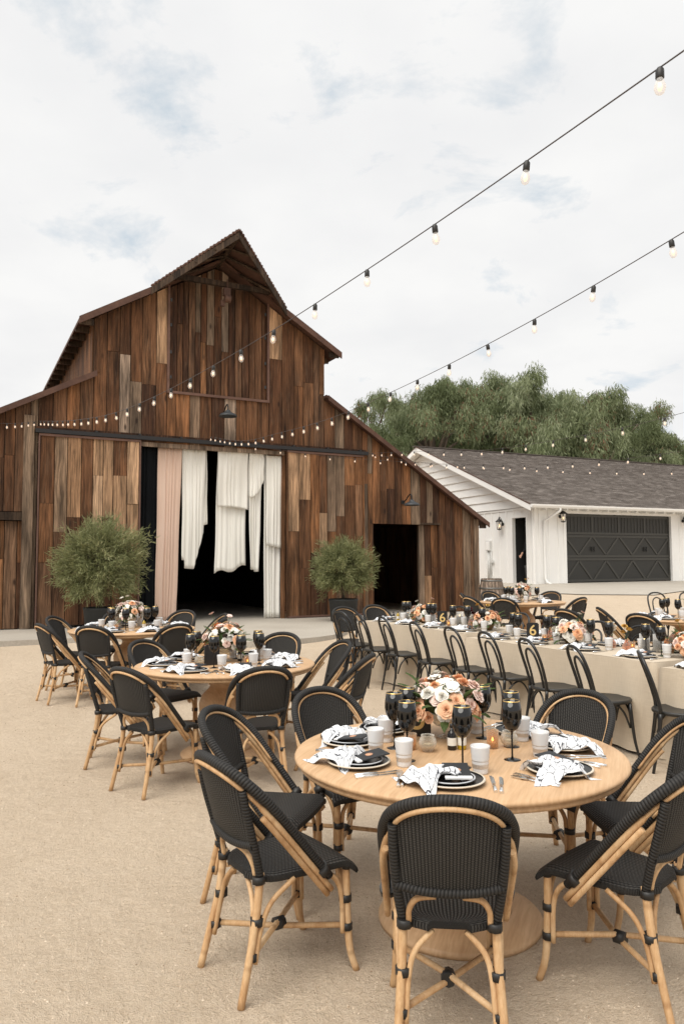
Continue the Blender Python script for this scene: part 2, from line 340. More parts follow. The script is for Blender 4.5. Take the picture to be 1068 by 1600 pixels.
m_tumbler = mat('milky_glass', (0.74, 0.735, 0.73), 0.25, spec=0.5); m_tumbler.node_tree.nodes['Principled BSDF'].inputs['Transmission Weight'].default_value = 0.12
def m_glassy(name, tint, fac=0.25, ro=0.05):
    m = bpy.data.materials.new(name); m.use_nodes = True; t = m.node_tree; t.nodes.clear()
    o = t.nodes.new('ShaderNodeOutputMaterial'); mx = t.nodes.new('ShaderNodeMixShader'); tr = t.nodes.new('ShaderNodeBsdfTransparent'); pb = t.nodes.new('ShaderNodeBsdfPrincipled'); fr = t.nodes.new('ShaderNodeLayerWeight')
    tr.inputs[0].default_value = (*tint, 1); pb.inputs['Base Color'].default_value = (*tint, 1); pb.inputs['Roughness'].default_value = ro; fr.inputs[0].default_value = fac
    ma = t.nodes.new('ShaderNodeMath'); ma.operation = 'MULTIPLY_ADD'; t.links.new(fr.outputs['Facing'], ma.inputs[0]); ma.inputs[1].default_value = 0.65; ma.inputs[2].default_value = 0.12
    t.links.new(ma.outputs[0], mx.inputs[0]); t.links.new(tr.outputs[0], mx.inputs[1]); t.links.new(pb.outputs[0], mx.inputs[2]); t.links.new(mx.outputs[0], o.inputs[0]); return m
m_glass = m_glassy('clear_glass', (0.95, 0.95, 0.94)); m_amber = m_glassy('amber_glass', (0.85, 0.68, 0.5)); m_pinkg = m_glassy('pink_glass', (0.88, 0.66, 0.55)); m_merc = m_glassy('mercury_glass', (0.86, 0.82, 0.74), 0.5, 0.15)
m_bulbg = m_glassy('bulb_glass', (0.97, 0.95, 0.93), 0.3)
def m_emit(name, c, st):
    m = mat(name, (0.8, 0.7, 0.5), 0.5); b = m.node_tree.nodes['Principled BSDF']; b.inputs['Emission Color'].default_value = (*c, 1); b.inputs['Emission Strength'].default_value = st; return m
m_fil = m_emit('lit_filament', (1.0, 0.62, 0.42), 0.95); m_flame = m_emit('candle_flame', (1.0, 0.55, 0.2), 6.0); m_lantern = m_emit('lantern_flame', (1.0, 0.62, 0.3), 3.0)
m_wax = mat('candle_wax', (0.72, 0.66, 0.56), 0.6); m_bwax = mat('black_wax', (0.018, 0.017, 0.018), 0.5)
m_socket = mat('bulb_socket', (0.015, 0.014, 0.013), 0.5); m_cable = mat('black_cable', (0.06, 0.046, 0.042), 0.7)
m_oil = mat('olive_oil', (0.42, 0.28, 0.02), 0.15); m_vin = mat('dark_vinegar_glass', (0.008, 0.006, 0.006), 0.1); m_lab = mat('bottle_label', (0.7, 0.68, 0.62), 0.7)
def m_pet(name, c0, c1):
    m = mat(name, rough=0.65, spec=0.2); q = N(m); n = q.noise(q.obj(), 40, 2); r = q.rand(); f = q.math('ADD', q.math('MULTIPLY', n, 0.6), q.math('MULTIPLY', r, 0.4)); q.col(q.ramp(f, [(0.2, c0), (0.75, c1)])); q.b.inputs['Subsurface Weight'].default_value = 0.0; return m
m_peach = m_pet('peach_petals', (0.80, 0.40, 0.20), (0.87, 0.56, 0.36)); m_whitep = m_pet('ivory_petals', (0.80, 0.74, 0.64), (0.88, 0.86, 0.80)); m_blushp = m_pet('blush_petals', (0.80, 0.56, 0.47), (0.86, 0.70, 0.62))
m_burg = m_pet('burgundy_petals', (0.07, 0.006, 0.010), (0.13, 0.012, 0.018)); m_yel = m_pet('mustard_petals', (0.55, 0.30, 0.06), (0.66, 0.42, 0.12))
def m_leafm(name, stops, sc=3.0, attr=None):
    m = mat(name, rough=0.6, spec=0.25); q = N(m)
    if attr: f = q.n('ShaderNodeAttribute', attribute_name=attr).outputs['Fac']
    else: f = q.noise(q.obj(), sc, 3)
    c = q.ramp(f, stops); q.col(c)
    tr = q.n('ShaderNodeBsdfTranslucent', {0: c}); mx = q.n('ShaderNodeMixShader', {0: 0.38, 1: q.b.outputs[0], 2: tr.outputs[0]}); q.l(mx.outputs[0], m.node_tree.nodes['Material Output'].inputs[0])
    return m
m_leaf = m_leafm('floral_leaf', [(0.3, (0.045, 0.075, 0.02)), (0.7, (0.12, 0.17, 0.06))], 25)
m_purple_leaf = mat('dark_leaf', (0.045, 0.03, 0.022), 0.5)
m_pepper = m_leafm('pepper_tree_leaf', [(0.0, (0.085, 0.11, 0.045)), (0.45, (0.20, 0.235, 0.12)), (0.8, (0.30, 0.335, 0.20)), (0.93, (0.35, 0.38, 0.25)), (0.96, (0.23, 0.12, 0.07)), (1.0, (0.21, 0.10, 0.06))], attr='tone')
m_shrub = m_leafm('shrub_leaf', [(0.0, (0.11, 0.125, 0.05)), (0.5, (0.25, 0.268, 0.125)), (0.85, (0.36, 0.365, 0.19)), (1.0, (0.44, 0.40, 0.24))], attr='tone')
m_bark = m_rust('bark', (0.06, 0.042, 0.03), (0.13, 0.1, 0.075), 0.9)
m_planter = mat('charcoal_planter', (0.022, 0.024, 0.024), 0.7)
m_whitepaint = mat('white_paint', (0.80, 0.79, 0.75), 0.55, spec=0.35)
q = N(m_whitepaint); _n = q.noise(q.obj(), 1.5, 4); q.col(q.ramp(_n, [(0.3, (0.80, 0.79, 0.765)), (0.7, (0.85, 0.845, 0.825))]))
m_gdoor = mat('black_garage_door', (0.021, 0.0205, 0.0175), 0.55); m_gdoor_hi = mat('garage_door_batten', (0.042, 0.040, 0.034), 0.5)
m_blackmet = mat('black_iron', (0.015, 0.014, 0.013), 0.5, 0.3)
m_grey_el = mat('grey_conduit', (0.62, 0.62, 0.60), 0.5)
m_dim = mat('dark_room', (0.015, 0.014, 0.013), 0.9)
def m_shing():
    m = mat('shingles', rough=0.95, spec=0.1); q = N(m); a = q.n('ShaderNodeAttribute', attribute_name='tone').outputs['Fac']; n = q.noise(q.obj(), 60, 2)
    c = q.ramp(a, [(0.0, (0.10, 0.09, 0.083)), (0.5, (0.185, 0.167, 0.155)), (1.0, (0.31, 0.28, 0.26))]); q.col(q.mix(0.3, c, q.ramp(n, [(0.3, (0.08, 0.06, 0.05)), (0.7, (0.25, 0.21, 0.18))]))); return m
m_shingle = m_shing()
m_barrel = plank_mat('barrel_oak', [(0, (0.2, 0.155, 0.12)), (1, (0.26, 0.2, 0.16))]); m_hoop = mat('barrel_hoop', (0.16, 0.16, 0.155), 0.5, 0.7)
m_skin = mat('skin', (0.55, 0.32, 0.22), 0.5); m_cloth_bk = mat('black_clothes', (0.012, 0.012, 0.013), 0.85); m_hair = mat('dark_hair', (0.015, 0.01, 0.007), 0.6)
m_post = plank_mat('post_wood', [(0, (0.08, 0.05, 0.03)), (1, (0.12, 0.08, 0.05))])
m_bin = mat('grey_bin', (0.16, 0.16, 0.16), 0.6)

# ------------------------------------------------------------------ ground
def axis(lo, hi, n0, n1, step):
    a = list(np.arange(n0, n1 + 1e-6, step)); o = []; s = step
    v = n0
    while v > lo: s *= 1.35; v -= s; o.append(v)
    o.reverse(); r = []; s = step; v = n1
    while v < hi: s *= 1.35; v += s; r.append(v)
    return o + a + r
gx, gy = axis(-900, 900, -8, 14, 0.35), axis(-300, 1500, 0, 27, 0.35)
mb = MB(); nx = len(gx)
mb.add([(x, y, G(x, y)) for y in gy for x in gx])
for j in range(len(gy) - 1):
    for i in range(nx - 1): mb.face([j * nx + i, j * nx + i + 1, (j + 1) * nx + i + 1, (j + 1) * nx + i], None, True)
tag(mb.build('ground', m_ground), kind='structure')
# gravel: real stones in the near field
nr = np.random.RandomState(3); npb = 42000
ang = (nr.rand(npb) - 0.5) * 1.05; dist = 2.2 + 9.5 * nr.rand(npb) ** 1.5
px, py = np.sin(ang) * dist, np.cos(ang) * dist
sz = (0.0014 + 0.0034 * nr.rand(npb) ** 4) * (0.7 + dist * 0.13)
base = np.array([(1, 0, 0), (0, 1, 0), (-1, 0, 0), (0, -1, 0), (0, 0, 0.75), (0, 0, -0.6)], float)
fac = np.array([(0, 1, 4), (1, 2, 4), (2, 3, 4), (3, 0, 4)])
gz = 0.02 * np.log1p(np.exp(np.minimum(40, py - 5.5)))
th = nr.rand(npb) * 6.28; sx = sz * (0.7 + 0.6 * nr.rand(npb))
V_ = np.zeros((npb, 6, 3)); V_[:, :, 0] = px[:, None] + sx[:, None] * (base[None, :, 0] * np.cos(th)[:, None] - base[None, :, 1] * np.sin(th)[:, None])
V_[:, :, 1] = py[:, None] + sz[:, None] * (base[None, :, 0] * np.sin(th)[:, None] + base[None, :, 1] * np.cos(th)[:, None]); V_[:, :, 2] = gz[:, None] + sz[:, None] * base[None, :, 2] + 0.0005
F_ = (np.arange(npb)[:, None, None] * 6 + fac[None]).reshape(-1, 3)
def np_mesh(name, V, F, mats, tone=None, smooth=False):
    me = bpy.data.meshes.new(name); V = np.asarray(V, np.float32).reshape(-1, 3); F = np.asarray(F, np.int32); k = F.shape[1]
    me.vertices.add(len(V)); me.vertices.foreach_set('co', V.ravel()); me.loops.add(F.size); me.loops.foreach_set('vertex_index', F.ravel())
    me.polygons.add(len(F)); me.polygons.foreach_set('loop_start', np.arange(0, F.size, k, dtype=np.int32)); me.polygons.foreach_set('loop_total', np.full(len(F), k, np.int32))
    if smooth: me.polygons.foreach_set('use_smooth', np.ones(len(F), bool))
    if tone is not None:
        at = me.attributes.new('tone', 'FLOAT', 'FACE'); at.data.foreach_set('value', np.asarray(tone, np.float32))
    me.materials.append(mats); me.update(calc_edges=True); return me
gv = link('gravel', np_mesh('gravel', V_, F_, m_gravel, np.repeat(nr.rand(npb), 4))); tag(gv, 'loose tan gravel scattered over the sandy yard', 'gravel', kind='stuff')

# ------------------------------------------------------------------ barn (local x along the front, y into the barn, z up)
BO = Vector((-6.695, 15.917, 0.25)); BR = R(90 - 62.77)
BU = Vector((math.cos(BR), math.sin(BR), 0)); BV = Vector((-math.sin(BR), math.cos(BR), 0))
def bw(s, y, z): return BO + BU * s + BV * y + Vector((0, 0, z))
# concrete walk and rounded apron
mb = MB(); pts = [(-6, 9.5), (-6, -2.35), (-1.6, -2.35), (0.9, -2.5)]
for k in range(17):
    a = math.pi * (1.0 + k / 16); pts.append((3.75 + 2.35 * math.cos(a), -2.5 + 2.25 * math.sin(a)))
pts += [(6.3, -2.3), (9.5, -1.6), (9.9, 0.5), (9.9, 9.5)]
mb.prism(pts, 'z', -0.35, 0.012)
slab = mb.build('pavement', m_concrete, None, BO, BR); tag(slab, kind='structure')
for k, s in enumerate((-3.2, 0.45)):
    j = MB().box((s, -1.2, 0.0135), (0.018, 2.3, 0.003)); tag(j.build('expansion_joint', mat('joint', (0.2, 0.17, 0.13), 0.9), slab))

barn = empty('barn', BO, BR)
tag(barn, 'large weathered brown plank barn with open curtained doorway', 'barn')
wall = empty('wall'); wall.parent = barn
Zc = lambda s: 8.70 - 0.59 * abs(s - 4.15)           # top of centre roof
Zl = lambda s: 5.65 - 0.526 * (1.31 - s)
Zr = lambda s: 5.64 - 0.624 * (s - 7.06)
def ztop(s, side=None):
    if 1.29 <= s <= 7.0 and side != 'L' and side != 'R': return Zc(s) - 0.10
    return (Zl(s) if s < 4 else Zr(s)) - 0.09
def plank(s0, s1, zb, zt0, zt1, y, th, m, parent, name='plank', gap=0.004, zb1=None):
    sc, zc = (s0 + s1) / 2, (zb + max(zt0, zt1)) / 2
    a, b = s0 + gap, s1 - gap; z1 = zb if zb1 is None else zb1
    t1, t2 = (rnd.uniform(-0.006, 0.006) for _ in range(2))
    P = [(a, y - th, zb), (b, y - th, z1), (a, y, zb), (b, y, z1), (a, y - th + t1, zt0), (b, y - th + t1, zt1), (a, y, zt0), (b, y, zt1)]
    P = [(p[0] - sc, p[1] - y, p[2] - zc) for p in P]
    o = MB().hexa(P).build(name, m, parent, (sc, y, zc)); return o
backing = MB()  # added dark sheet behind the planks, blocks light through the gaps
def column_run(s0, s1, zb, w, mpick, parent=wall, y=0.0, th=0.028, top=ztop, side=None, mean=1.7, back=True, name='plank', gap=0.008):
    n = max(1, round((s1 - s0) / w)); cuts = [s0]
    ws = [rnd.uniform(0.78, 1.22) for _ in range(n)]; tot = sum(ws)
    for q_ in ws: cuts.append(cuts[-1] + (s1 - s0) * q_ / tot)
    for i in range(n):
        a, b = cuts[i], cuts[i + 1]; ta, tb = top(a + 1e-4, side), top(b - 1e-4, side)
        if back:
            P = [(a, y + 0.004, zb), (b, y + 0.004, zb), (a, y + 0.05, zb), (b, y + 0.05, zb), (a, y + 0.004, ta), (b, y + 0.004, tb), (a, y + 0.05, ta), (b, y + 0.05, tb)]
            backing.hexa(P)
        z = zb; tmin = min(ta, tb)
        while z < tmin - 0.05:
            L = rnd.uniform(0.55, 1.5) * mean; z2 = z + L
            yy = y - rnd.uniform(0.0, 0.012)
            if z2 > tmin - 0.7:
                plank(a, b, z, ta, tb, yy, th, mpick((a + b) / 2, z), parent, name, gap); break
            plank(a, b, z, z2 - 0.006, z2 - 0.006, yy, th, mpick((a + b) / 2, z), parent, name, gap); z = z2
def pk(p_mix=0.14, p_gy=0.08, p_dk=0.15):
    def f(s, z):
        r = rnd.random()
        return (m_plank_lt if r < 0.035 else m_plank_mix) if r < p_mix else (m_plank_gy if r < p_mix + p_gy * 0.55 else (m_plank_dk if r < p_mix + p_gy + p_dk else m_plank))
    return f
column_run(-4.3, -0.95, 0.02, 0.27, pk(0.1, 0.1, 0.2), side='L')
column_run(-0.95, 0.01, 2.50, 0.27, pk(0.05, 0.1, 0.3), side='L')
column_run(0.01, 0.16, 0.02, 0.15, lambda s, z: m_plank_gy, side='L', mean=6)
column_run(0.16, 1.29, 4.05, 0.28, pk(0.05, 0.12, 0.2), side='L', mean=2.6)
column_run(1.29, 2.35, 4.05, 0.28, pk(0.10, 0.1, 0.12))
column_run(2.35, 2.93, 4.17, 0.28, pk(0.08, 0.1, 0.12), side='C')
column_run(2.93, 5.48, 4.17, 0.27, pk(0.12, 0.12, 0.2), top=lambda s, q_: 5.36)
column_run(5.48, 7.0, 4.05, 0.28, pk(0.05, 0.05, 0.45), side='C', mean=2.8)
column_run(7.0, 8.12, 4.05, 0.27, pk(0.05, 0.05, 0.3), side='R')
column_run(8.12, 8.42, 0.02, 0.16, pk(0.2, 0.4, 0.1), side='R')
column_run(8.42, 9.92, 2.41, 0.27, pk(0.10, 0.22, 0.12), side='R', mean=1.6)
column_run(9.92, 10.55, 2.43, 0.2, pk(0.1, 0.5, 0.1), side='R', mean=1.6)
column_run(10.55, 11.87, 0.02, 0.25, pk(0.02, 0.2, 0.1), side='R', mean=3.2)
# jamb leaf parked right of the small opening, and closed door at far left (both recessed)
sd = empty('side_door'); sd.parent = barn
column_run(9.93, 10.54, 0.02, 0.21, pk(0.45, 0.15, 0.0), parent=sd, y=0.10, top=lambda s, q_: 2.40, mean=1.5)
MB().box((10.25, 0.035, 2.435), (0.66, 0.16, 0.05)).build('lintel', m_beam, sd)
MB().box((10.60 - 0.05, 0.05, 1.2), (0.03, 0.12, 2.36)).build('jamb', m_plank_dk, sd); MB().box((8.435, 0.05, 1.2), (0.03, 0.14, 2.38)).build('jamb', m_plank, sd)
ld = empty('plank_door'); ld.parent = barn
column_run(-0.94, 0.0, 0.03, 0.22, pk(0.35, 0.25, 0.05), parent=ld, y=0.10, top=lambda s, q_: 2.30, mean=1.5)
MB().box((-0.47, 0.03, 2.40), (0.96, 0.16, 0.17)).build('lintel', m_beam, ld)
backing.build('light_block_backing', m_beam, wall)
# loft door: narrow boards, rusty frame, hinges
loft = empty('loft_door'); loft.parent = barn
column_run(2.985, 5.425, 5.42, 0.165, lambda s, z: (m_plank_gy if rnd.random() < 0.3 else m_plank_mix) if 3.6 < s < 4.7 and rnd.random() < 0.42 else m_plank_dk, parent=loft, y=0.035, th=0.03, top=lambda s, q_: Zc(s) - 0.12, mean=2.0)
MB().box((2.955, -0.045, 6.67), (0.055, 0.06, 2.53)).build('frame', m_trim, loft); MB().box((5.455, -0.045, 6.67), (0.055, 0.06, 2.53)).build('frame', m_trim, loft); MB().box((4.205, -0.045, 5.385), (2.555, 0.07, 0.06)).build('frame', m_trim, loft)
for z in (5.75, 6.35, 7.0, 7.6):
    for s in (3.02, 5.39): MB().box((s, -0.02, z), (0.04, 0.02, 0.07)).build('hinge', m_lampm, loft)
# corner boards
for s in (1.29, 7.0):
    zt = Zc(s) - 0.12; zb = (Zl(s) if s < 4 else Zr(s)) + 0.04
    MB().box((0, 0, 0), (0.13, 0.02, zt - zb)).build('corner_board', m_plank, wall, (s + (0.066 if s < 4 else -0.066), -0.052, (zt + zb) / 2))
MB().box((0, 0, 0), (0.16, 0.025, 2.55)).build('corner_board', m_plank, wall, (11.79, -0.058, 1.32))
MB().box((0, 0, 0), (0.21, 0.03, 4.55)).build('corner_board', m_plank_gy, wall, (-0.02, -0.062, 2.30))
# side wall of the tall centre above the lean-to, both sides; outer right side; back
for sx_, sg in ((1.29, -1), (7.0, 1)):
    for k in range(30):
        y0 = k * 0.3 + 0.03
        o = MB().box((0, 0, 0), (0.028, 0.29, 1.4)).build('plank', m_plank, wall, (sx_ + sg * 0.02, y0 + 0.15, 6.15))
MB().box((11.87, 4.5, 1.3), (0.04, 8.9, 2.6)).build('wall_side', m_plank, wall)
MB().box((-4.3, 4.5, 1.2), (0.04, 8.9, 2.4)).build('wall_side', m_plank, wall)
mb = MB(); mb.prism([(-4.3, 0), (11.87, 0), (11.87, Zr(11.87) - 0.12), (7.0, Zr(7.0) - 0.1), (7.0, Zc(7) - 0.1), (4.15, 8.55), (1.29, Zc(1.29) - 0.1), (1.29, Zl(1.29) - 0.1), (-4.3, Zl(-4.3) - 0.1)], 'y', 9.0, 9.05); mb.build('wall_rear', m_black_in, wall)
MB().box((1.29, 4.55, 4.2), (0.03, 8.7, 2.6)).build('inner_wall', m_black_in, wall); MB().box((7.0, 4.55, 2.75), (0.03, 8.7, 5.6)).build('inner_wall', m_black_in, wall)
# roofs
roof = empty('roof'); roof.parent = barn
def slab_roof(name, s0, z0, s1, z1, y0, y1, th=0.07, par=roof):
    mb = MB(); mb.hexa([(s0, y0, z0 - th), (s1, y0, z1 - th), (s0, y1, z0 - th), (s1, y1, z1 - th), (s0, y0, z0), (s1, y0, z1), (s0, y1, z0), (s1, y1, z1)]); return mb.build(name, m_roof, par)
slab_roof('roof_slope', 0.93, Zc(0.93), 4.15, 8.70, -0.30, 9.3); slab_roof('roof_slope', 4.152, 8.70, 7.37, Zc(7.37), -0.30, 9.3)
slab_roof('lean_to_roof', -4.7, Zl(-4.7), 1.31, Zl(1.31), -0.22, 9.3); slab_roof('lean_to_roof', 6.99, Zr(6.99), 12.10, Zr(12.10), -0.22, 9.3)
def barge(s0, z0, s1, z1, y, h=0.15, th=0.035, name='barge_board'):
    mb = MB(); mb.hexa([(s0, y - th, z0 - h), (s1, y - th, z1 - h), (s0, y, z0 - h), (s1, y, z1 - h), (s0, y - th, z0 + 0.012), (s1, y - th, z1 + 0.012), (s0, y, z0 + 0.012), (s1, y, z1 + 0.012)]); mb.build(name, m_roof, roof)
barge(0.92, Zc(0.92), 2.50, Zc(2.50), -0.303); barge(5.80, Zc(5.80), 7.38, Zc(7.38), -0.303)
barge(-4.7, Zl(-4.7), 1.33, Zl(1.33), -0.223, 0.12); barge(7.03, Zr(7.03), 12.12, Zr(12.12), -0.223, 0.12)
for k in range(15):
    y = -0.22 + 0.62 * k
    MB().box((1.09, y, Zc(1.09) - 0.16), (0.30, 0.06, 0.14)).build('rafter_tail', m_beam, roof); MB().box((7.2, y, Zc(7.2) - 0.16), (0.28, 0.06, 0.13)).build('rafter_tail', m_beam, roof)
MB().box((11.97, -0.12, Zr(11.97) - 0.17), (0.2, 0.06, 0.14)).build('rafter_tail', m_beam, roof)
# hay hood: two corrugated triangles running out to a peak
hood = empty('hay_hood'); hood.parent = barn
TIP = Vector((4.17, -1.55, 8.92)); RB = Vector((4.15, 0.35, 8.74))
for sg, BL in ((-1, Vector((2.47, -0.34, Zc(2.47) + 0.02))), (1, Vector((5.83, -0.34, Zc(5.83) + 0.02)))):
    mb = MB(); nu, nv = 56, 6
    nrm = ((TIP - RB).cross(BL - RB)).normalized()
    if nrm.z < 0: nrm = -nrm
    def fn(u, v, off):
        ridge = RB.lerp(TIP, u)            # along the ridge
        low = Vector((BL.x, BL.y + 0.0, BL.z)).lerp(BL, u)
        end = RB.lerp(BL, 1.0) if u == 0 else (RB + (BL - RB)).lerp(TIP, u)
        p = ridge.lerp(end, v)
        return p + nrm * (0.018 * math.sin(u * 2 * math.pi * 24) + off)
    mb.grid(lambda u, v: fn(u, v, 0.03), nu, nv, True); mb.grid(lambda u, v: fn(u, v, -0.012), nu, nv, True, True)
    b0 = mb.add([fn(i / nu, 1.0, o_) for i in range(nu + 1) for o_ in (0.03, -0.012)])
    for i in range(nu): mb.face([b0 + 2 * i, b0 + 2 * i + 1, b0 + 2 * i + 3, b0 + 2 * i + 2])
    mb.build('corrugated_roof', m_roof, hood)
    d = Vector((0, 0, -0.11)); e0 = BL + d + Vector((0, -0.02, 0)); e1 = TIP + d + Vector((0, 0.03, 0))
    mb = MB(); w = Vector((0, 0.07, 0)); h = Vector((0, 0, 0.17))
    mb.hexa([e0 - h / 2, e1 - h / 2, e0 - h / 2 + w, e1 - h / 2 + w, e0 + h / 2, e1 + h / 2, e0 + h / 2 + w, e1 + h / 2 + w]); mb.build('hood_rafter', m_beam, hood)
    for t in (0.25, 0.5, 0.72):
        a = RB.lerp(BL, 0.1) + Vector((0, -0.1, -0.12)); p0 = BL.lerp(TIP, t) + d * 0.9; p1 = RB.lerp(TIP, t * 0.9) + d * 1.1
        MB().tube([p0, p1], 0.035, 4, smooth=False).build('purlin', m_beam, hood)
MB().box((4.15, -0.45, 8.02), (2.35, 0.09, 0.12)).build('collar_beam', m_beam, hood)
MB().tube([RB + Vector((0, 0, -0.16)), TIP + Vector((0, 0.05, -0.14))], 0.055, 4, smooth=False).build('ridge_beam', m_beam, hood)
tr = MB(); tr.box((4.2, -0.55, 7.80), (0.16, 0.12, 0.18)); tr.tube([(4.13, -0.62, 7.62), (4.27, -0.62, 7.62)], 0.09, 12); tr.tube([(4.2, -0.6, 8.1), (4.2, -0.6, 7.55)], 0.015, 6); tr.box((4.1, -0.55, 7.52), (0.1, 0.08, 0.14)); tr.build('hay_trolley', m_roof, hood)
# rail and header
rl = empty('sliding_rail'); rl.parent = barn
MB().box((4.17, -0.12, 4.245), (8.14, 0.10, 0.085)).build('rail', m_rail, rl); MB().box((4.17, -0.045, 4.30), (8.12, 0.035, 0.10)).build('header_board', m_plank_dk, rl)
for k in range(9): MB().box((0.4 + k * 0.95, -0.115, 4.305), (0.05, 0.12, 0.04)).build('bracket', m_rail, rl)
MB().box((4.12, -0.01, 4.12), (3.56, 0.05, 0.10)).build('lintel', m_plank_gy, rl)
# sliding doors
for nm, s0, s1, zt in (('L', 0.17, 2.33, 4.14), ('R', 5.93, 8.11, 4.14)):
    dr = empty('sliding_door'); dr.parent = barn
    dr['label'] = 'sliding plank door left of the opening' if nm == 'L' else 'sliding plank door right of the opening'
    mid = (s0 + s1) / 2
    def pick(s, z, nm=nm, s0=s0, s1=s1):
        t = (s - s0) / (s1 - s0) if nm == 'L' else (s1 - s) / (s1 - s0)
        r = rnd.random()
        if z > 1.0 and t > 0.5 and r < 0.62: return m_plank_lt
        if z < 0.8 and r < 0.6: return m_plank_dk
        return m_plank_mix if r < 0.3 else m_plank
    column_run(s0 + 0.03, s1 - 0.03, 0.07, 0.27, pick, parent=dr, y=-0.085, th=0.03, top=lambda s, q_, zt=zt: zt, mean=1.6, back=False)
    MB().box((mid, -0.068, 2.1), (s1 - s0 - 0.02, 0.03, 4.06)).build('door_backing', m_beam, dr)
    for s in (s0 + 0.012, s1 - 0.012): MB().box((s, -0.105, 2.1), (0.03, 0.09, 4.1)).build('edge_trim', m_trim if nm == 'L' else m_plank, dr)
    MB().box((mid, -0.125, 4.165), (s1 - s0, 0.05, 0.05)).build('top_trim', m_trim, dr)
    if nm == 'R': MB().box((mid, -0.105, 0.05), (s1 - s0, 0.07, 0.045)).build('bottom_trim', m_trim, dr)
MB().box((5.885, 0.03, 2.05), (0.07, 0.12, 4.1)).build('door_post', m_plank, wall); MB().box((2.33, 0.035, 2.05), (0.07, 0.10, 4.1)).build('door_post', m_plank, wall)

# gooseneck barn lamps
def barn_lamp(s, z, label, side=0.0):
    t = empty('gooseneck_lamp', bw(s, -0.03, z), BR); tag(t, label, 'wall lamp', 'gooseneck barn lamps')
    sh = MB(); sh.lathe([(0.045, 0.14), (0.06, 0.115), (0.075, 0.09), (0.17, 0.045), (0.215, 0.0), (0.215, -0.015), (0.20, -0.015), (0.16, 0.03), (0.05, 0.085), (0.02, 0.09)], 28, (side, -0.46, -0.10)); sh.build('lamp_shade', m_lampm, t)
    MB().tube(spline([(0, 0, 0), (side * 0.2, -0.16, 0.05), (side * 0.6, -0.32, 0.17), (side * 0.92, -0.43, 0.17), (side, -0.46, 0.04)], 6), 0.016, 8).build('arm', m_blackmet, t)
    MB().tube([(0, 0.01, 0), (0, -0.03, 0)], 0.055, 14).build('wall_plate', m_blackmet, t)
barn_lamp(4.27, 4.95, 'dark gooseneck lamp above the big curtained barn doorway')
barn_lamp(9.36, 3.0, 'dark gooseneck lamp above the small dark barn doorway')

# drapes hung in the doorway
def drape(name, s0, s1, ztop_, bot, m, label, y=0.12, folds=6, amp=0.017, s0b=None, s1b=None, group='drapes hanging in the barn doorway', top_fn=None):
    """bot(u) -> hem height; bottom edges may drift"""
    s0b = s0 if s0b is None else s0b; s1b = s1 if s1b is None else s1b; ph = rnd.uniform(0, 6)
    def fn(u, v, off=0.0):
        zb = bot(u); zt = ztop_ if top_fn is None else top_fn(u)
        z = zt + (zb - zt) * v
        s = (s0 + (s1 - s0) * u) * (1 - v) + (s0b + (s1b - s0b) * u) * v
        a = amp * (0.8 + 0.35 * v)
        yy = y + a * (math.sin((u + 0.06 * math.sin(u * 9 + ph)) * folds * 6.28 + ph + 0.8 * v) + 0.35 * math.sin(u * u * folds * 2.1 * 6.28 + ph * 2 - v)) + 0.02 * math.sin(v * 5 + ph + u * 3) + off
        s += 0.012 * math.sin(v * 9 + ph) * (1 if u > 0.5 else -1) * v
        return (s, yy, z)
    mb = MB(); nu = max(24, folds * 9)
    mb.grid(lambda u, v: fn(u, v), nu, 26); 
    o = mb.build(name, m, None, BO, BR); md = o.modifiers.new('thickness', 'SOLIDIFY'); md.thickness = 0.004; tag(o, label, 'drape', group); return o
drape('drape', 2.36, 2.80, 4.10, lambda u: 0.03, m_black_dr, 'black full-length drape at the left edge of the barn doorway', y=0.16, folds=4)
drape('drape', 2.78, 3.34, 4.13, lambda u: 0.03, m_blush_dr, 'blush pink full-length drape in the barn doorway', folds=6, s0b=2.74, s1b=3.24)
drape('drape', 3.36, 3.92, 4.13, lambda u: (1.46 if u < 0.12 else (1.27 - 0.04 * u if u < 0.55 else 1.25 + (u - 0.55) * 1.9)), m_white_dr, 'white torn-hem drape beside the blush one', folds=5, s1b=3.88)
drape('drape', 3.84, 3.97, 4.12, lambda u: 2.28 + 0.04 * u, m_white_dr, 'narrow white drape end hanging behind the torn-hem drape', y=0.19, folds=2, s0b=3.86, s1b=3.99)
drape('drape', 4.21, 4.99, 4.12, lambda u: 2.74 + 0.03 * math.sin(u * 3.1) - 0.06 * u, m_white_dr, 'short white drape layer in the middle of the doorway', y=0.08, folds=6, amp=0.014)
drape('drape', 4.24, 4.96, 4.12, lambda u: 1.13 + 0.17 * u + 0.05 * math.sin(u * 9), m_white_dr, 'longer white drape under the short layer in the doorway', y=0.20, folds=5, amp=0.011, s0b=4.18, s1b=4.96)
drape('drape', 4.98, 5.40, 4.12, lambda u: 1.17 if u > 0.35 else 1.22, m_white_dr, 'narrow tapering white drape right of the layered pair', y=0.15, folds=4, s0b=5.07, s1b=5.30)
drape('drape', 5.0, 5.39, 4.12, lambda u: 3.0 + 0.46 * u ** 1.4 - 0.10 * math.sin(u * 3.14), m_white_dr, 'white swagged drape gathered towards the right post', y=0.06, folds=4, amp=0.012)
drape('drape', 5.42, 5.90, 4.12, lambda u: 0.03, m_white_dr, 'white full-length drape at the right edge of the barn doorway', y=0.17, folds=5, s0b=5.43, s1b=5.88)
drape('drape', 5.46, 5.88, 4.12, lambda u: 1.82 - 0.07 * u, m_white_dr, 'white half-length drape over the right-hand full drape', y=0.07, folds=4, amp=0.012)

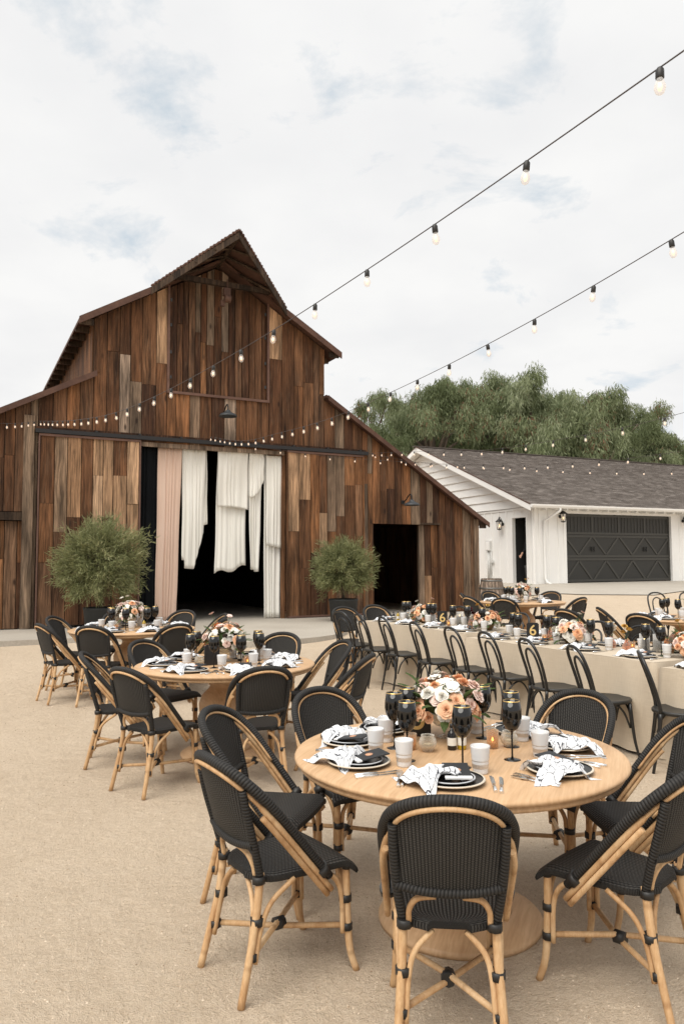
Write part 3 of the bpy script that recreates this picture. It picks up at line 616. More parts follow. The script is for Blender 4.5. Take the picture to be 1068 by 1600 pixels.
# ------------------------------------------------------------------ garage (local x along the long front, y along the gable side)
GR = R(90 - 64.55); GO = Vector((6.33, 24.70, 0.82))
GU_ = Vector((math.cos(GR), math.sin(GR), 0)); GV_ = Vector((-math.sin(GR), math.cos(GR), 0))
def gw(x, y, z): return GO + GU_ * x + GV_ * y + Vector((0, 0, z))
garage = empty('garage', GO, GR); tag(garage, 'white board-and-batten garage with grey shingle roof', 'garage')
gwall = empty('wall'); gwall.parent = garage
GH = 2.62; GD = 13.28; GL = 15.0
mb = MB()
for (x0, x1, z0, z1) in ((0, 1.35, -0.5, GH), (1.35, 6.36, 2.44, GH), (6.36, GL, -0.5, GH)): mb.box(((x0 + x1) / 2, 0.06, (z0 + z1) / 2), (x1 - x0, 0.12, z1 - z0))
for (y0, y1, z0, z1) in ((0.121, 0.34, -0.5, GH), (0.34, 1.10, 2.30, GH), (1.10, GD, -0.5, GH)): mb.box((0.06, (y0 + y1) / 2, (z0 + z1) / 2), (0.12, y1 - y0, z1 - z0))
mb.prism([(0.0, GH), (GD, GH), (GD / 2, 5.36)], 'x', 0.03, 0.12)
mb.box((GL / 2, GD, 1.05), (GL, 0.1, 3.1)); mb.box((GL, GD / 2, 1.05), (0.1, GD, 3.1)); mb.build('wall_panel', m_whitepaint, gwall)
# battens
for k in range(20):
    x = 0.22 + 0.41 * k
    if 1.25 < x < 6.46: continue
    MB().box((0, 0, 0), (0.05, 0.034, GH)).build('batten', m_whitepaint, gwall, (x, -0.01, GH / 2 - 0.005))
for k in range(26):
    y = 0.20 + 0.41 * k
    z0 = 2.40 if 0.28 < y < 1.2 else 0.0
    MB().box((0, 0, 0), (0.034, 0.05, GH - z0 - 0.06)).build('batten', m_whitepaint, gwall, (-0.01, y, (GH + z0) / 2 - 0.03))
MB().box((-0.012, 0.0, GH / 2), (0.03, 0.14, GH)).build('corner_board', m_whitepaint, gwall); MB().box((-0.015, GD / 2, GH - 0.03), (0.035, GD, 0.07)).build('belly_band', m_whitepaint, gwall)
MB().box((0.0, -0.012, GH / 2), (0.14, 0.028, GH)).build('corner_board', m_whitepaint, gwall)
# lap siding in the gable: each board overlaps the next
SL = (5.36 - GH) / (GD / 2); zz = GH + 0.02; k = 0
while zz < 5.2:
    h = 0.30; a = (zz - GH) / SL; b = (zz + h - GH) / SL
    mb = MB(); P = []
    y0a, y1a, y0b, y1b = a, GD - a, min(b, GD / 2 - 0.01), max(GD - b, GD / 2 + 0.01)
    mb.hexa([(-0.07, y0a, zz), (-0.07, y1a, zz), (0.02, y0a, zz), (0.02, y1a, zz), (-0.012, y0b, zz + h + 0.02), (-0.012, y1b, zz + h + 0.02), (0.02, y0b, zz + h + 0.02), (0.02, y1b, zz + h + 0.02)])
    mb.build('siding_board', m_whitepaint, gwall); zz += h
# roof
groof = empty('roof'); groof.parent = garage
EO, ZE, ZR = -0.42, 2.66, 5.52; RS = (ZR - ZE) / (GD / 2 - EO); X0 = -0.45
for sg in (0, 1):
    f_ = (lambda y: y) if sg == 0 else (lambda y: GD - y)
    mb = MB(); y0, y1 = f_(EO), f_(GD / 2)
    if sg == 0: P = [(X0, y0, ZE - 0.10), (GL + 0.4, y0, ZE - 0.10), (X0, y1, ZR - 0.10), (GL + 0.4, y1, ZR - 0.10), (X0, y0, ZE), (GL + 0.4, y0, ZE), (X0, y1, ZR), (GL + 0.4, y1, ZR)]
    else: P = [(X0, y1, ZR - 0.10), (GL + 0.4, y1, ZR - 0.10), (X0, y0, ZE - 0.10), (GL + 0.4, y0, ZE - 0.10), (X0, y1, ZR), (GL + 0.4, y1, ZR), (X0, y0, ZE), (GL + 0.4, y0, ZE)]
    mb.hexa(P).build('roof_deck', m_whitepaint, groof)
# shingle courses on the near slope
nrm = Vector((0, -RS, 1)).normalized(); dn = Vector((0, 1, RS)).normalized(); slope_len = Vector((0, GD / 2 - EO, ZR - ZE)).length
Vs, Fs, Ts = [], [], []; rows = int(slope_len / 0.165)
for r_ in range(rows + 1):
    t = -0.02 + r_ * 0.165; x = X0 - 0.02 - rnd.uniform(0, 0.25)
    while x < GL + 0.4:
        w = rnd.choice((0.16, 0.22, 0.30, 0.30)); lift = rnd.choice((0.0, 0.0, 0.008)); x1 = min(x + w, GL + 0.45); xa = max(x, X0 - 0.02)
        if x1 > xa + 0.01:
            b = len(Vs); t1 = min(t + 0.175, slope_len)
            for (xx, tt, hh) in ((xa, t, 0.004), (x1, t, 0.004), (xa, t, 0.030 + lift), (x1, t, 0.030 + lift), (xa, t1, 0.006), (x1, t1, 0.006)):
                p = Vector((xx, EO, ZE)) + dn * tt + nrm * hh; Vs.append(tuple(p))
            Fs += [(b, b + 1, b + 3, b + 2), (b + 2, b + 3, b + 5, b + 4)]; tn = min(1, max(0, rnd.gauss(0.5, 0.27))); Ts += [tn * 0.3, tn]
        x += w + 0.004
sh = link('shingles', np_mesh('shingles', Vs, Fs, m_shingle, Ts), groof); sh['kind'] = 'stuff'
mb = MB()
for k in range(60): mb.box((X0 + k * 0.27, GD / 2, ZR + 0.03), (0.262, 0.22, 0.035))
mb.build('ridge_cap', m_shingle, groof)
# white rake boards, dark drip edge, gutter, downspout
for sg in (0, 1):
    ya, yb = (EO, GD / 2) if sg == 0 else (GD - EO, GD / 2)
    def hx(x0, x1, zo0, zo1):
        lo = [(x0, ya, ZE + zo0), (x1, ya, ZE + zo0), (x0, yb, ZR + zo0), (x1, yb, ZR + zo0), (x0, ya, ZE + zo1), (x1, ya, ZE + zo1), (x0, yb, ZR + zo1), (x1, yb, ZR + zo1)]
        if sg: lo = [lo[2], lo[3], lo[0], lo[1], lo[6], lo[7], lo[4], lo[5]]
        return MB().hexa(lo)
    hx(X0 - 0.025, X0 - 0.002, -0.20, -0.005).build('rake_board', m_whitepaint, groof); hx(X0 - 0.035, X0 - 0.003, -0.002, 0.03).build('drip_edge', m_roof, groof)
gt = MB(); gt.prism([(EO - 0.004, ZE + 0.01), (EO - 0.125, ZE + 0.01), (EO - 0.12, ZE - 0.04), (EO - 0.08, ZE - 0.10), (EO - 0.004, ZE - 0.10)], 'x', X0 - 0.02, GL + 0.4); gt.build('gutter', m_whitepaint, groof)
MB().box((GL / 2, EO - 0.004, ZE + 0.016), (GL + 0.8, 0.03, 0.01)).build('drip_edge', m_roof, groof)
MB().tube([(0.72, EO - 0.06, ZE - 0.10), (0.72, EO - 0.06, ZE - 0.18), (0.40, -0.06, ZE - 0.5), (0.40, -0.055, 0.25), (0.43, -0.10, 0.12), (0.46, -0.28, 0.06)], 0.042, 8).build('downspout', m_whitepaint, groof)
for k in range(34): MB().box((X0 + 0.2 + 0.45 * k, EO / 2 - 0.06, ZE - 0.125), (0.05, 0.28, 0.06)).build('rafter_tail', m_whitepaint, groof)
# garage door: three sections of framed V panels
gd = empty('garage_door'); gd.parent = garage
gx0, gx1, gz0, gz1 = 1.37, 6.34, 0.10, 2.43
MB().box(((gx0 + gx1) / 2, 0.11, (gz0 + gz1) / 2), (gx1 - gx0, 0.04, gz1 - gz0)).build('door_slab', m_gdoor, gd)
rowz = [gz0, gz0 + 0.83, gz0 + 1.62, gz1]; mw = (gx1 - gx0) / 4
for r_ in range(3):
    z0, z1 = rowz[r_] + 0.015, rowz[r_ + 1] - 0.015
    pn = empty('door_section'); pn.parent = gd
    for (za, zb) in ((z0, z0 + 0.075), (z1 - 0.075, z1)): MB().box(((gx0 + gx1) / 2, 0.08, (za + zb) / 2), (gx1 - gx0 - 0.01, 0.022, zb - za)).build('rail', m_gdoor_hi, pn)
    for k in range(5):
        x = min(max(gx0 + k * mw, gx0 + 0.04), gx1 - 0.04)
        if r_ == 2 or k in (0, 4): MB().box((x, 0.0795, (z0 + z1) / 2), (0.075, 0.02, z1 - z0 - 0.15)).build('stile', m_gdoor_hi, pn)
    for k in range(4):
        x = gx0 + k * mw; zb, zt = z0 + 0.08, z1 - 0.08
        if r_ == 2:
            for j in range(1, 8): MB().box((x + mw * j / 8, 0.083, (zb + zt) / 2), (0.022, 0.014, zt - zb)).build('groove_board', m_gdoor_hi, pn)
        else:
            for (xa, xb) in ((x + 0.06, x + mw / 2), (x + mw - 0.06, x + mw / 2)):
                if r_ == 0: za, zc_ = zb, zt
                else: za, zc_ = zt, zb
                dx = 0.045
                P = [(xa - dx, 0.07, za), (xa + dx, 0.07, za), (xa - dx, 0.089, za), (xa + dx, 0.089, za), (xb - dx, 0.07, zc_), (xb + dx, 0.07, zc_), (xb - dx, 0.089, zc_), (xb + dx, 0.089, zc_)]
                if za > zc_: P = P[4:] + P[:4]
                MB().hexa(P).build('diagonal_batten', m_gdoor_hi, pn)
for x in (gx0 + mw, gx0 + 3 * mw):
    for d in (-0.06, 0.06): MB().box((x + d, 0.055, gz0 + 1.13), (0.035, 0.025, 0.16)).build('handle', m_blackmet, gd)
for x in (gx0 - 0.06, gx1 + 0.06): MB().box((x, -0.012, 1.24), (0.12, 0.03, 2.4)).build('door_trim', m_whitepaint, gd)
MB().box(((gx0 + gx1) / 2, -0.013, 2.49), (gx1 - gx0 + 0.24, 0.03, 0.11)).build('door_trim', m_whitepaint, gd)
# narrow side doorway, open onto a dark room
dd = empty('doorway'); dd.parent = garage
for y in (0.32, 1.12): MB().box((-0.015, y, 1.16), (0.035, 0.07, 2.36)).build('jamb', m_whitepaint, dd)
MB().box((-0.016, 0.72, 2.345), (0.036, 0.88, 0.09)).build('lintel', m_whitepaint, dd); MB().box((0.05, 0.72, 0.03), (0.20, 0.76, 0.05)).build('threshold', m_grey_el, dd)
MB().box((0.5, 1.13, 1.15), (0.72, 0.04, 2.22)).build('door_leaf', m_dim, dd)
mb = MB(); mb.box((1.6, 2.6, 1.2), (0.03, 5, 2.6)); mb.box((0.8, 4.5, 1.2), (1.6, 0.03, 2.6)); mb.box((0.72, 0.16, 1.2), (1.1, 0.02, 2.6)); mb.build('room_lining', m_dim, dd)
MB().box((3.2, 2.4, 0.0), (6.2, 4.5, 0.06)).build('floor', m_concrete, dd)
# lanterns
def lantern(loc, rz, label):
    t = empty('wall_lantern', loc, rz); tag(t, label, 'lantern', 'garage lanterns')
    c = (0, -0.16, 0); b = MB()
    for a in range(4):
        an = a * math.pi / 2 + math.pi / 4; b.tube([(0.095 * math.cos(an), c[1] + 0.095 * math.sin(an), 0.10), (0.068 * math.cos(an), c[1] + 0.068 * math.sin(an), -0.16)], 0.009, 5)
    b.lathe([(0.13, 0.10), (0.13, 0.12), (0.03, 0.20), (0.02, 0.24), (0.0, 0.25)], 12, c); b.lathe([(0.0, -0.19), (0.05, -0.18), (0.085, -0.16), (0.085, -0.15), (0.0, -0.15)], 12, c); b.build('frame', m_blackmet, t)
    MB().tube(spline([(0, 0, 0.02), (0, -0.06, 0.18), (0, -0.14, 0.27), (0, -0.16, 0.23)], 5), 0.012, 6).build('arm', m_blackmet, t); MB().tube([(0, 0.01, 0.02), (0, -0.025, 0.02)], 0.06, 12).build('wall_plate', m_blackmet, t)
    MB().lathe([(0.055, -0.145), (0.078, 0.098)], 8, c, cap=False).build('glass', m_glass, t); MB().lathe([(0.0, -0.10), (0.016, -0.08), (0.02, -0.03), (0.0, 0.03)], 8, c).build('flame_bulb', m_lantern, t); MB().lathe([(0.02, -0.15), (0.02, -0.10)], 8, c).build('candle', m_wax, t)
lantern(gw(-0.005, 1.62, 2.10), GR - math.pi / 2, 'black lantern beside the narrow garage doorway')
lantern(gw(1.10, -0.03, 2.30), GR, 'black lantern left of the garage door')
lantern(gw(6.95, -0.03, 2.26), GR, 'black lantern right of the garage door, at the photo edge')
# meter box and conduits
mt = empty('meter_box', gw(-0.02, 2.35, 0), GR - math.pi / 2); tag(mt, 'white electrical meter box with conduits on the garage gable wall', 'meter box')
MB().box((0, -0.05, 1.38), (0.24, 0.12, 0.36)).build('box', m_grey_el, mt); MB().box((0, -0.115, 1.38), (0.2, 0.012, 0.3)).build('lid', m_whitepaint, mt)
for x, zb in ((-0.07, 0.15), (0.0, 0.02), (0.10, 0.35)): MB().tube([(x, -0.05, 1.22), (x, -0.05, zb)], 0.024, 8).build('conduit', m_grey_el, mt)
MB().box((0.14, -0.05, 0.82), (0.14, 0.06, 0.10)).build('junction', m_grey_el, mt)
# apron of concrete before the garage, laid on the rising ground
mb = MB(); front = [(-3.4, -1.2), (-2.6, -2.2), (-1.4, -3.6), (0.3, -4.6), (2.5, -4.2), (5, -3.6), (9, -3.3), (16, -3.2)]; cols = []
for i in range(len(front) - 1):
    for k in range(4):
        t = k / 4; cols.append((front[i][0] * (1 - t) + front[i + 1][0] * t, front[i][1] * (1 - t) + front[i + 1][1] * t))
cols.append(front[-1]); nv = 8; b = []
for (x, yf) in cols:
    back = 0.3 if x > -0.05 else min(3.6, 1.0 - yf * 0.4)
    for j in range(nv + 1):
        y = yf + (back - yf) * j / nv; w = gw(x, y, 0); z = max(G(w.x, w.y) + 0.022, 0.0)
        if y > -1.3 and x > -0.3: z = z + (0.90 - z) * ss((y + 1.3) / 1.3)
        b.append((w.x, w.y, z))
mb.add(b)
for i in range(len(cols) - 1):
    for j in range(nv): mb.face([i * (nv + 1) + j, (i + 1) * (nv + 1) + j, (i + 1) * (nv + 1) + j + 1, i * (nv + 1) + j + 1], None, True)
ap = mb.build('driveway', m_concrete); tag(ap, kind='structure')
# person inside the doorway: dark clothes, one forearm showing
def person():
    t = empty('person', gw(0.42, 0.70, 0.05), GR - math.pi / 2 + 0.1); tag(t, 'person in black clothes just inside the narrow garage doorway, forearm bare', 'person')
    def skin(name, V, E, rad, m, par, root=0):
        me = bpy.data.meshes.new(name); me.from_pydata(V, E, []); o = link(name, me, par)
        sk = o.modifiers.new('skin', 'SKIN'); su = o.modifiers.new('sub', 'SUBSURF'); su.levels = 2; su.render_levels = 2
        for i, r in enumerate(rad): me.skin_vertices[0].data[i].radius = (r, r) if not isinstance(r, tuple) else r
        me.skin_vertices[0].data[root].use_root = True; me.materials.append(m); sk.use_smooth_shade = True
        dg = bpy.context.evaluated_depsgraph_get(); nm = bpy.data.meshes.new_from_object(o.evaluated_get(dg)); o.modifiers.clear(); o.data = nm; return o
    V = [(0, 0, 0.95), (0, 0, 1.15), (0, 0.0, 1.38), (0, 0.0, 1.50), (0, -0.02, 1.58), (0, -0.03, 1.66), (0, -0.03, 1.74),
         (0.10, 0, 0.90), (0.11, -0.02, 0.50), (0.12, 0.03, 0.09), (0.12, -0.12, 0.04), (-0.10, 0, 0.90), (-0.12, 0.02, 0.50), (-0.13, 0.05, 0.09), (-0.13, -0.10, 0.04),
         (0.19, 0, 1.42), (0.25, 0.02, 1.15), (0.22, -0.14, 0.93), (-0.19, 0, 1.42), (-0.26, 0.0, 1.15), (-0.14, -0.22, 1.06)]
    E_ = [(0, 1), (1, 2), (2, 3), (3, 4), (4, 5), (5, 6), (0, 7), (7, 8), (8, 9), (9, 10), (0, 11), (11, 12), (12, 13), (13, 14), (2, 15), (15, 16), (16, 17), (2, 18), (18, 19), (19, 20)]
    r_ = [(0.15, 0.11), (0.13, 0.10), (0.15, 0.10), 0.055, 0.075, 0.095, 0.075, 0.085, 0.06, 0.045, 0.035, 0.085, 0.06, 0.045, 0.035, 0.06, 0.045, 0.035, 0.06, 0.045, 0.038]
    body = skin('body', V, E_, r_, m_cloth_bk, t)
    # bare forearm and hand with fingers
    wrist = Vector((-0.02, -0.40, 0.98)); fv = [(-0.15, -0.21, 1.065), tuple(wrist), (0.01, -0.45, 0.955)]; fe = [(0, 1), (1, 2)]; fr = [0.040, 0.027, (0.036, 0.02)]
    for k in range(4):
        bx = 0.03 - 0.02 * k; i = len(fv); L = (0.055, 0.065, 0.06, 0.048)[k]
        fv += [(0.02 - bx * 0.8, -0.475 - 0.004 * k, 0.945 + bx), (0.03 - bx * 0.8, -0.48 - L * 0.6, 0.925 + bx), (0.035 - bx * 0.8, -0.48 - L, 0.90 + bx)]; fe += [(2, i), (i, i + 1), (i + 1, i + 2)]; fr += [0.011, 0.010, 0.009]
    i = len(fv); fv += [(0.03, -0.42, 1.0), (0.06, -0.45, 1.0)]; fe += [(1, i), (i, i + 1)]; fr += [0.012, 0.010]
    skin('forearm', fv, fe, fr, m_skin, t)
    hd = MB(); hd.lathe([(0.0, -0.13), (0.045, -0.115), (0.075, -0.05), (0.085, 0.02), (0.075, 0.08), (0.0, 0.12)], 14, (0, -0.035, 1.68)); hd.box((0, -0.125, 1.665), (0.022, 0.03, 0.04)); hd.build('face', m_skin, t)
    MB().lathe([(0.095, -0.06), (0.098, 0.02), (0.085, 0.09), (0.0, 0.135)], 14, (0, -0.005, 1.69)).build('hair', m_hair, t)
person()
bn = empty('bin', gw(0.62, 0.98, 0.04), GR); tag(bn, 'grey round bin inside the narrow garage doorway', 'bin'); MB().lathe([(0.15, 0), (0.18, 0.55), (0.19, 0.56), (0.19, 0.60), (0.17, 0.60), (0.14, 0.03)], 18).build('body', m_bin, bn); MB().lathe([(0.192, 0.60), (0.192, 0.63), (0.0, 0.66)], 18).build('lid', m_bin, bn)

# wine barrel by the barn corner
bx_, by_ = 4.0, 20.15; bt = empty('wine_barrel', (bx_, by_, G(bx_, by_) - 0.02), 0.3); tag(bt, 'weathered grey wine barrel standing at the barn corner', 'barrel')
prof = [(0.27, 0.0), (0.315, 0.2), (0.345, 0.46), (0.315, 0.72), (0.27, 0.92), (0.25, 0.92), (0.25, 0.89), (0.0, 0.89)]
for k in range(22):
    a0, a1 = 2 * math.pi * k / 22, 2 * math.pi * (k + 1) / 22 - 0.02; mb = MB(); mb.grid(lambda u, v: ((lambda r, z, a: (r * math.cos(a), r * math.sin(a), z))(np.interp(v, [0, .22, .5, .78, 1], [0.27, 0.315, 0.345, 0.315, 0.27]), v * 0.92, a0 + (a1 - a0) * u)), 2, 8); mb.build('stave', m_barrel, bt)
MB().lathe([(0.0, 0.88), (0.255, 0.88), (0.255, 0.86), (0.0, 0.86)], 22).build('barrel_head', m_barrel, bt); MB().lathe([(0.0, 0.02), (0.262, 0.02), (0.31, 0.2), (0.338, 0.46), (0.31, 0.72), (0.262, 0.86), (0.0, 0.86)], 22).build('barrel_core', m_dim, bt)
for z, r_ in ((0.06, 0.287), (0.24, 0.326), (0.66, 0.330), (0.86, 0.287)): MB().lathe([(r_, z - 0.022), (r_ + 0.004, z - 0.02), (r_ + 0.003, z + 0.02), (r_ - 0.002, z + 0.022)], 28, cap=False).build('hoop', m_hoop, bt)

# ------------------------------------------------------------------ vegetation
def leaves_mesh(name, C, D, L, W, mats, tone, droop=None, seed=0):
    """one bent leaf blade (2 quads) per centre C along direction D"""
    rs = np.random.RandomState(seed); n = len(C); D = D / np.linalg.norm(D, axis=1)[:, None]
    A = rs.normal(size=(n, 3)); S = np.cross(D, A); S /= np.linalg.norm(S, axis=1)[:, None] + 1e-9
    if droop is None: droop = np.zeros((n, 3))
    L = L[:, None]; W = W[:, None]
    p0, p1, p2 = C, C + D * L * 0.5 + droop * 0.35, C + D * L + droop
    V = np.stack([p0 - S * W * 0.25, p0 + S * W * 0.25, p1 - S * W * 0.5, p1 + S * W * 0.5, p2 - S * W * 0.1, p2 + S * W * 0.1], 1)
    F = (np.arange(n)[:, None, None] * 6 + np.array([(0, 1, 3, 2), (2, 3, 5, 4)])[None]).reshape(-1, 4)
    return np_mesh(name, V, F, mats, np.repeat(tone, 2))
def shrub(loc, rad, ph, pr, label, seed):
    t = empty('potted_shrub', loc, 0.2 * seed); tag(t, label, 'shrub', 'potted shrubs by the barn door')
    rs = np.random.RandomState(seed); cz = ph + rad * 0.92
    MB().lathe([(pr * 0.86, 0.0), (pr, ph * 0.9), (pr * 1.03, ph * 0.92), (pr * 1.03, ph), (pr * 0.93, ph), (pr * 0.92, ph - 0.06), (0.0, ph - 0.06)], 28).build('planter', m_planter, t)
    # twigs radiate from the stem; blades grow along each
    tw = MB(); C, D = [], []; tones = []
    ntw = 460
    for k in range(ntw):
        u = rs.uniform(-0.80, 1); a = rs.uniform(0, 6.283); d = Vector((math.sqrt(1 - u * u) * math.cos(a), math.sqrt(1 - u * u) * math.sin(a), u))
        lump = 0.80 + 0.16 * math.sin(3 * a + seed) * math.cos(4 * u + seed) + 0.13 * math.sin(7 * a + 5 * u) + rs.uniform(-0.16, 0.20)
        R_ = rad * lump; p0 = Vector((0, 0, cz)) + d * R_ * 0.18; p1 = Vector((0, 0, cz)) + d * R_ * 0.62 + Vector(rs.normal(0, 0.05, 3)); p2 = Vector((0, 0, cz)) + d * R_ + Vector((0, 0, -0.07 * rad * rs.rand()))
        if k % 2 == 0: tw.tube([p0, p1, p2], [0.008, 0.005, 0.002], 3, cap=False)
        tb = rs.uniform(-0.2, 0.2); nb = 60
        for j in range(nb):
            s = 0.35 + 0.65 * rs.rand() ** 0.6; p = p0.lerp(p1, s * 1.6) if s < 0.6 else p1.lerp(p2, (s - 0.6) / 0.4)
            dd_ = (d * 0.9 + Vector(rs.normal(0, 0.55, 3))); C.append(p + Vector(rs.normal(0, 0.05 * rad, 3))); D.append(dd_); tones.append(0.5 + tb + rs.normal(0, 0.18))
    n = len(C); C = np.array([tuple(c) for c in C]); D = np.array([tuple(c) for c in D])
    tw.tube([(0, 0, ph - 0.06), (0.02, 0, cz - rad * 0.3), (0, 0.02, cz)], [0.035, 0.03, 0.02], 7); tw.build('branches', m_bark, t)
    link('crown', leaves_mesh('crown', C, D, rs.uniform(0.07, 0.15, n) * (0.6 + 0.4 * rad), rs.uniform(0.008, 0.016, n), m_shrub, np.clip(tones, 0, 1), seed=seed), t)
p = bw(1.28, -1.55, 0.012); shrub(p, 0.95, 0.50, 0.34, 'big round green shrub in a charcoal planter left of the doorway', 4)
p = bw(6.78, -1.50, 0.012); shrub(p, 0.75, 0.52, 0.34, 'smaller round green shrub in a charcoal planter right of the doorway', 9)

def pepper_crown(seed, rx, rz, nlobe, per):
    """lobes of hanging sprays; each lobe holds several clumps so the outline breaks up"""
    rs = np.random.RandomState(seed); C, D, tone, cl = [], [], [], []
    for k in range(nlobe):
        u = rs.uniform(-0.45, 1); a = k * 2.4 + rs.uniform(-0.4, 0.4); rr = rs.uniform(0.55, 1.0)
        lobe = np.array((rx * rr * math.sqrt(1 - u * u) * math.cos(a), rx * rr * math.sqrt(1 - u * u) * math.sin(a), rz * rr * u)); cl.append(tuple(lobe)); lr = rs.uniform(0.55, 1.0); tb0 = rs.uniform(-0.24, 0.2); red = rs.rand() < 0.35
        for j in range(6):
            o = rs.normal(size=3); o /= np.linalg.norm(o); c = lobe + o * lr * rs.uniform(0.3, 1.0) * np.array([1, 1, 0.8]); cr_ = rs.uniform(0.28, 0.62); n = int(per * cr_ * cr_ * 3.2); tb = tb0 + rs.uniform(-0.10, 0.10)
            q = rs.normal(size=(n, 3)); q /= np.linalg.norm(q, axis=1)[:, None]; q *= (rs.rand(n) ** 0.5)[:, None] * cr_; dr_ = rs.rand(n) ** 1.6 * cr_ * 1.5; q[:, 2] -= dr_
            C.append(q + c); d = rs.normal(0, 0.42, (n, 3)); d[:, 2] -= 1.0; d[:, :2] += q[:, :2] * 0.6; D.append(d)
            t = np.clip(0.47 + tb + rs.normal(0, 0.16, n), 0, 0.93)
            if red: t[rs.rand(n) < 0.10] = 0.99
            tone.append(t)
    C = np.concatenate(C); D = np.concatenate(D); tone = np.concatenate(tone); n = len(C)
    return leaves_mesh('crown', C, D, rs.uniform(0.14, 0.32, n), rs.uniform(0.022, 0.050, n), m_pepper, tone, seed=seed), cl
protos = [pepper_crown(s, 3.4, 3.1, 30, 430) for s in (11, 22, 33)] + [pepper_crown(44, 3.2, 3.2, 15, 380)]
def tree(x, y, top, wid, k, label, rz):
    gz_ = G(x, y); t = empty('pepper_tree', (x, y, gz_), rz); tag(t, label, 'tree', 'pepper trees behind the garage')
    me, cl = protos[k]; sc = wid / 3.5; czt = top - gz_ - 3.1 * sc * 0.98; zs = sc
    cr_ = link('crown', me, t, (0, 0, czt), None, (0, 0, rz * 2), (sc, sc, zs))
    tk = MB(); tk.tube(spline([(0, 0, -0.2), (0.15, 0.1, czt * 0.35), (0, 0.1, czt * 0.7), (0.1, 0, czt)], 4), [0.34 * sc + 0.1 - 0.015 * i for i in range(13)], 9)
    ca, sa = math.cos(rz * 2), math.sin(rz * 2)
    for i, c in enumerate(cl[::2]):
        e = Vector((c[0] * ca - c[1] * sa, c[0] * sa + c[1] * ca, c[2])) * sc + Vector((0, 0, czt)); s0 = Vector((0.05, 0.05, czt * (0.55 + 0.35 * ((i * 7) % 5) / 5)))
        m_ = s0.lerp(e, 0.5) + Vector((0, 0, 0.5 * sc)); tk.tube(spline([s0, m_, e], 4), [0.12 * sc - 0.009 * j for j in range(9)], 5, cap=False)
    tk.build('trunk', m_bark, t)
def tx(px_, d): return (px_ - 534) / 1167 * d
for i, (px_, d, py_, wid, lab) in enumerate([(560, 38, 603, 3.0, 'thin pepper tree rising just behind the barn eave'), (622, 42, 606, 2.6, 'pepper tree between the barn roof and the garage ridge'), (676, 40, 588, 3.3, 'pepper tree with a rounded top behind the garage ridge end'),
      (752, 44, 584, 3.6, 'tall pepper tree left of the trees\' highest point'), (835, 41, 592, 4.0, 'tallest and broadest pepper tree behind the garage roof'), (925, 40, 590, 3.4, 'reddish pepper tree right of the tallest one'), (985, 43, 628, 3.2, 'lower pepper tree sloping down to the right'), (1050, 42, 690, 2.8, 'lowest pepper tree at the right edge of the photo'),
      (880, 47, 598, 3.8, 'pepper tree filling in behind the tallest crown'), (715, 49, 612, 3.8, 'pepper tree filling in behind the left crowns'), (1090, 46, 700, 3.2, 'low pepper tree mostly beyond the right photo edge')]):
    top = 1.65 + (878 - py_) / 1167 * d; tree(tx(px_, d), d, top, wid, 3 if i in (0, 1, 5) else i % 3, lab, i * 1.3)
# low dark foliage under the crowns so the row closes behind the garage
for i, (px_, d, py_, wid) in enumerate([(600, 45, 716, 2.4), (700, 47, 690, 3.5), (800, 46, 680, 3.6), (900, 46, 690, 3.6), (1000, 47, 720, 3.4)]):
    top = 1.65 + (878 - py_) / 1167 * d; x = tx(px_, d); t = empty('bush', (x, d, G(x, d)), i * 0.9); tag(t, ('first', 'second', 'third', 'fourth', 'fifth')[i] + ' dark bush from the left under the pepper trees', 'bush', 'bushes under the pepper trees')
    sc = wid / 3.5; link('crown', protos[i % 3][0], t, (0, 0, top - G(x, d) - 3.1 * sc), None, (0, 0, i), sc); MB().tube([(0, 0, -0.2), (0, 0, max(0.6, top - 3.1 * sc))], [0.18, 0.08], 6).build('trunk', m_bark, t)

# ------------------------------------------------------------------ string lights
sock = MB().lathe([(0.004, 0.012), (0.010, 0.010), (0.016, 0.0), (0.0165, -0.034), (0.013, -0.038), (0.0, -0.038)], 10).mesh('socket', m_socket)
bglass = MB().lathe([(0.012, -0.036), (0.014, -0.045), (0.021, -0.066), (0.022, -0.080), (0.016, -0.097), (0.006, -0.104), (0.0, -0.105)], 12).mesh('bulb', m_bulbg)
filam = MB().lathe([(0.0, -0.050), (0.006, -0.056), (0.0105, -0.072), (0.007, -0.086), (0.0, -0.091)], 8).mesh('filament', m_fil)
def strand(P, label, spacing=0.61, off=0.3, sag_pts=True):
    """P: smooth control points of the cable"""
    pts = spline(P, 14); t = empty('string_lights', P[0]); tag(t, label, 'string lights', 'festoon strands over the yard')
    o0 = Vector(P[0]); MB().tube([p - o0 for p in pts], 0.0028, 5, cap=False).build('cable', m_cable, t)
    L = [0.0]
    for i in range(1, len(pts)): L.append(L[-1] + (pts[i] - pts[i - 1]).length)
    d = off
    while d < L[-1] - 0.1:
        i = max(j for j in range(len(L)) if L[j] <= d); f = (d - L[i]) / max(1e-6, L[i + 1] - L[i]); p = pts[i].lerp(pts[i + 1], f) - o0
        tilt = (rnd.uniform(-0.12, 0.12), rnd.uniform(-0.12, 0.12), rnd.uniform(0, 6))
        s = link('light_bulb', sock, t, p + Vector((0, 0, -0.009)), None, tilt, 0.84); link('glass', bglass, s); link('filament', filam, s); d += spacing
A1 = (-6.497, 15.884, 4.70); A2 = (-3.129, 17.617, 4.64); A5 = (0.666, 19.57, 4.51)
strand([A1, (-4.7, 12.64, 4.08), (-3.10, 9.76, 3.60), (-1.92, 7.63, 3.37), (-0.74, 5.50, 3.245), (0.15, 3.90, 3.215), (1.035, 2.297, 3.235), (2.2, 0.2, 3.32), (3.4, -2.0, 3.7)], 'nearest light strand rising from the barn to the top right corner', 0.613, 0.30)
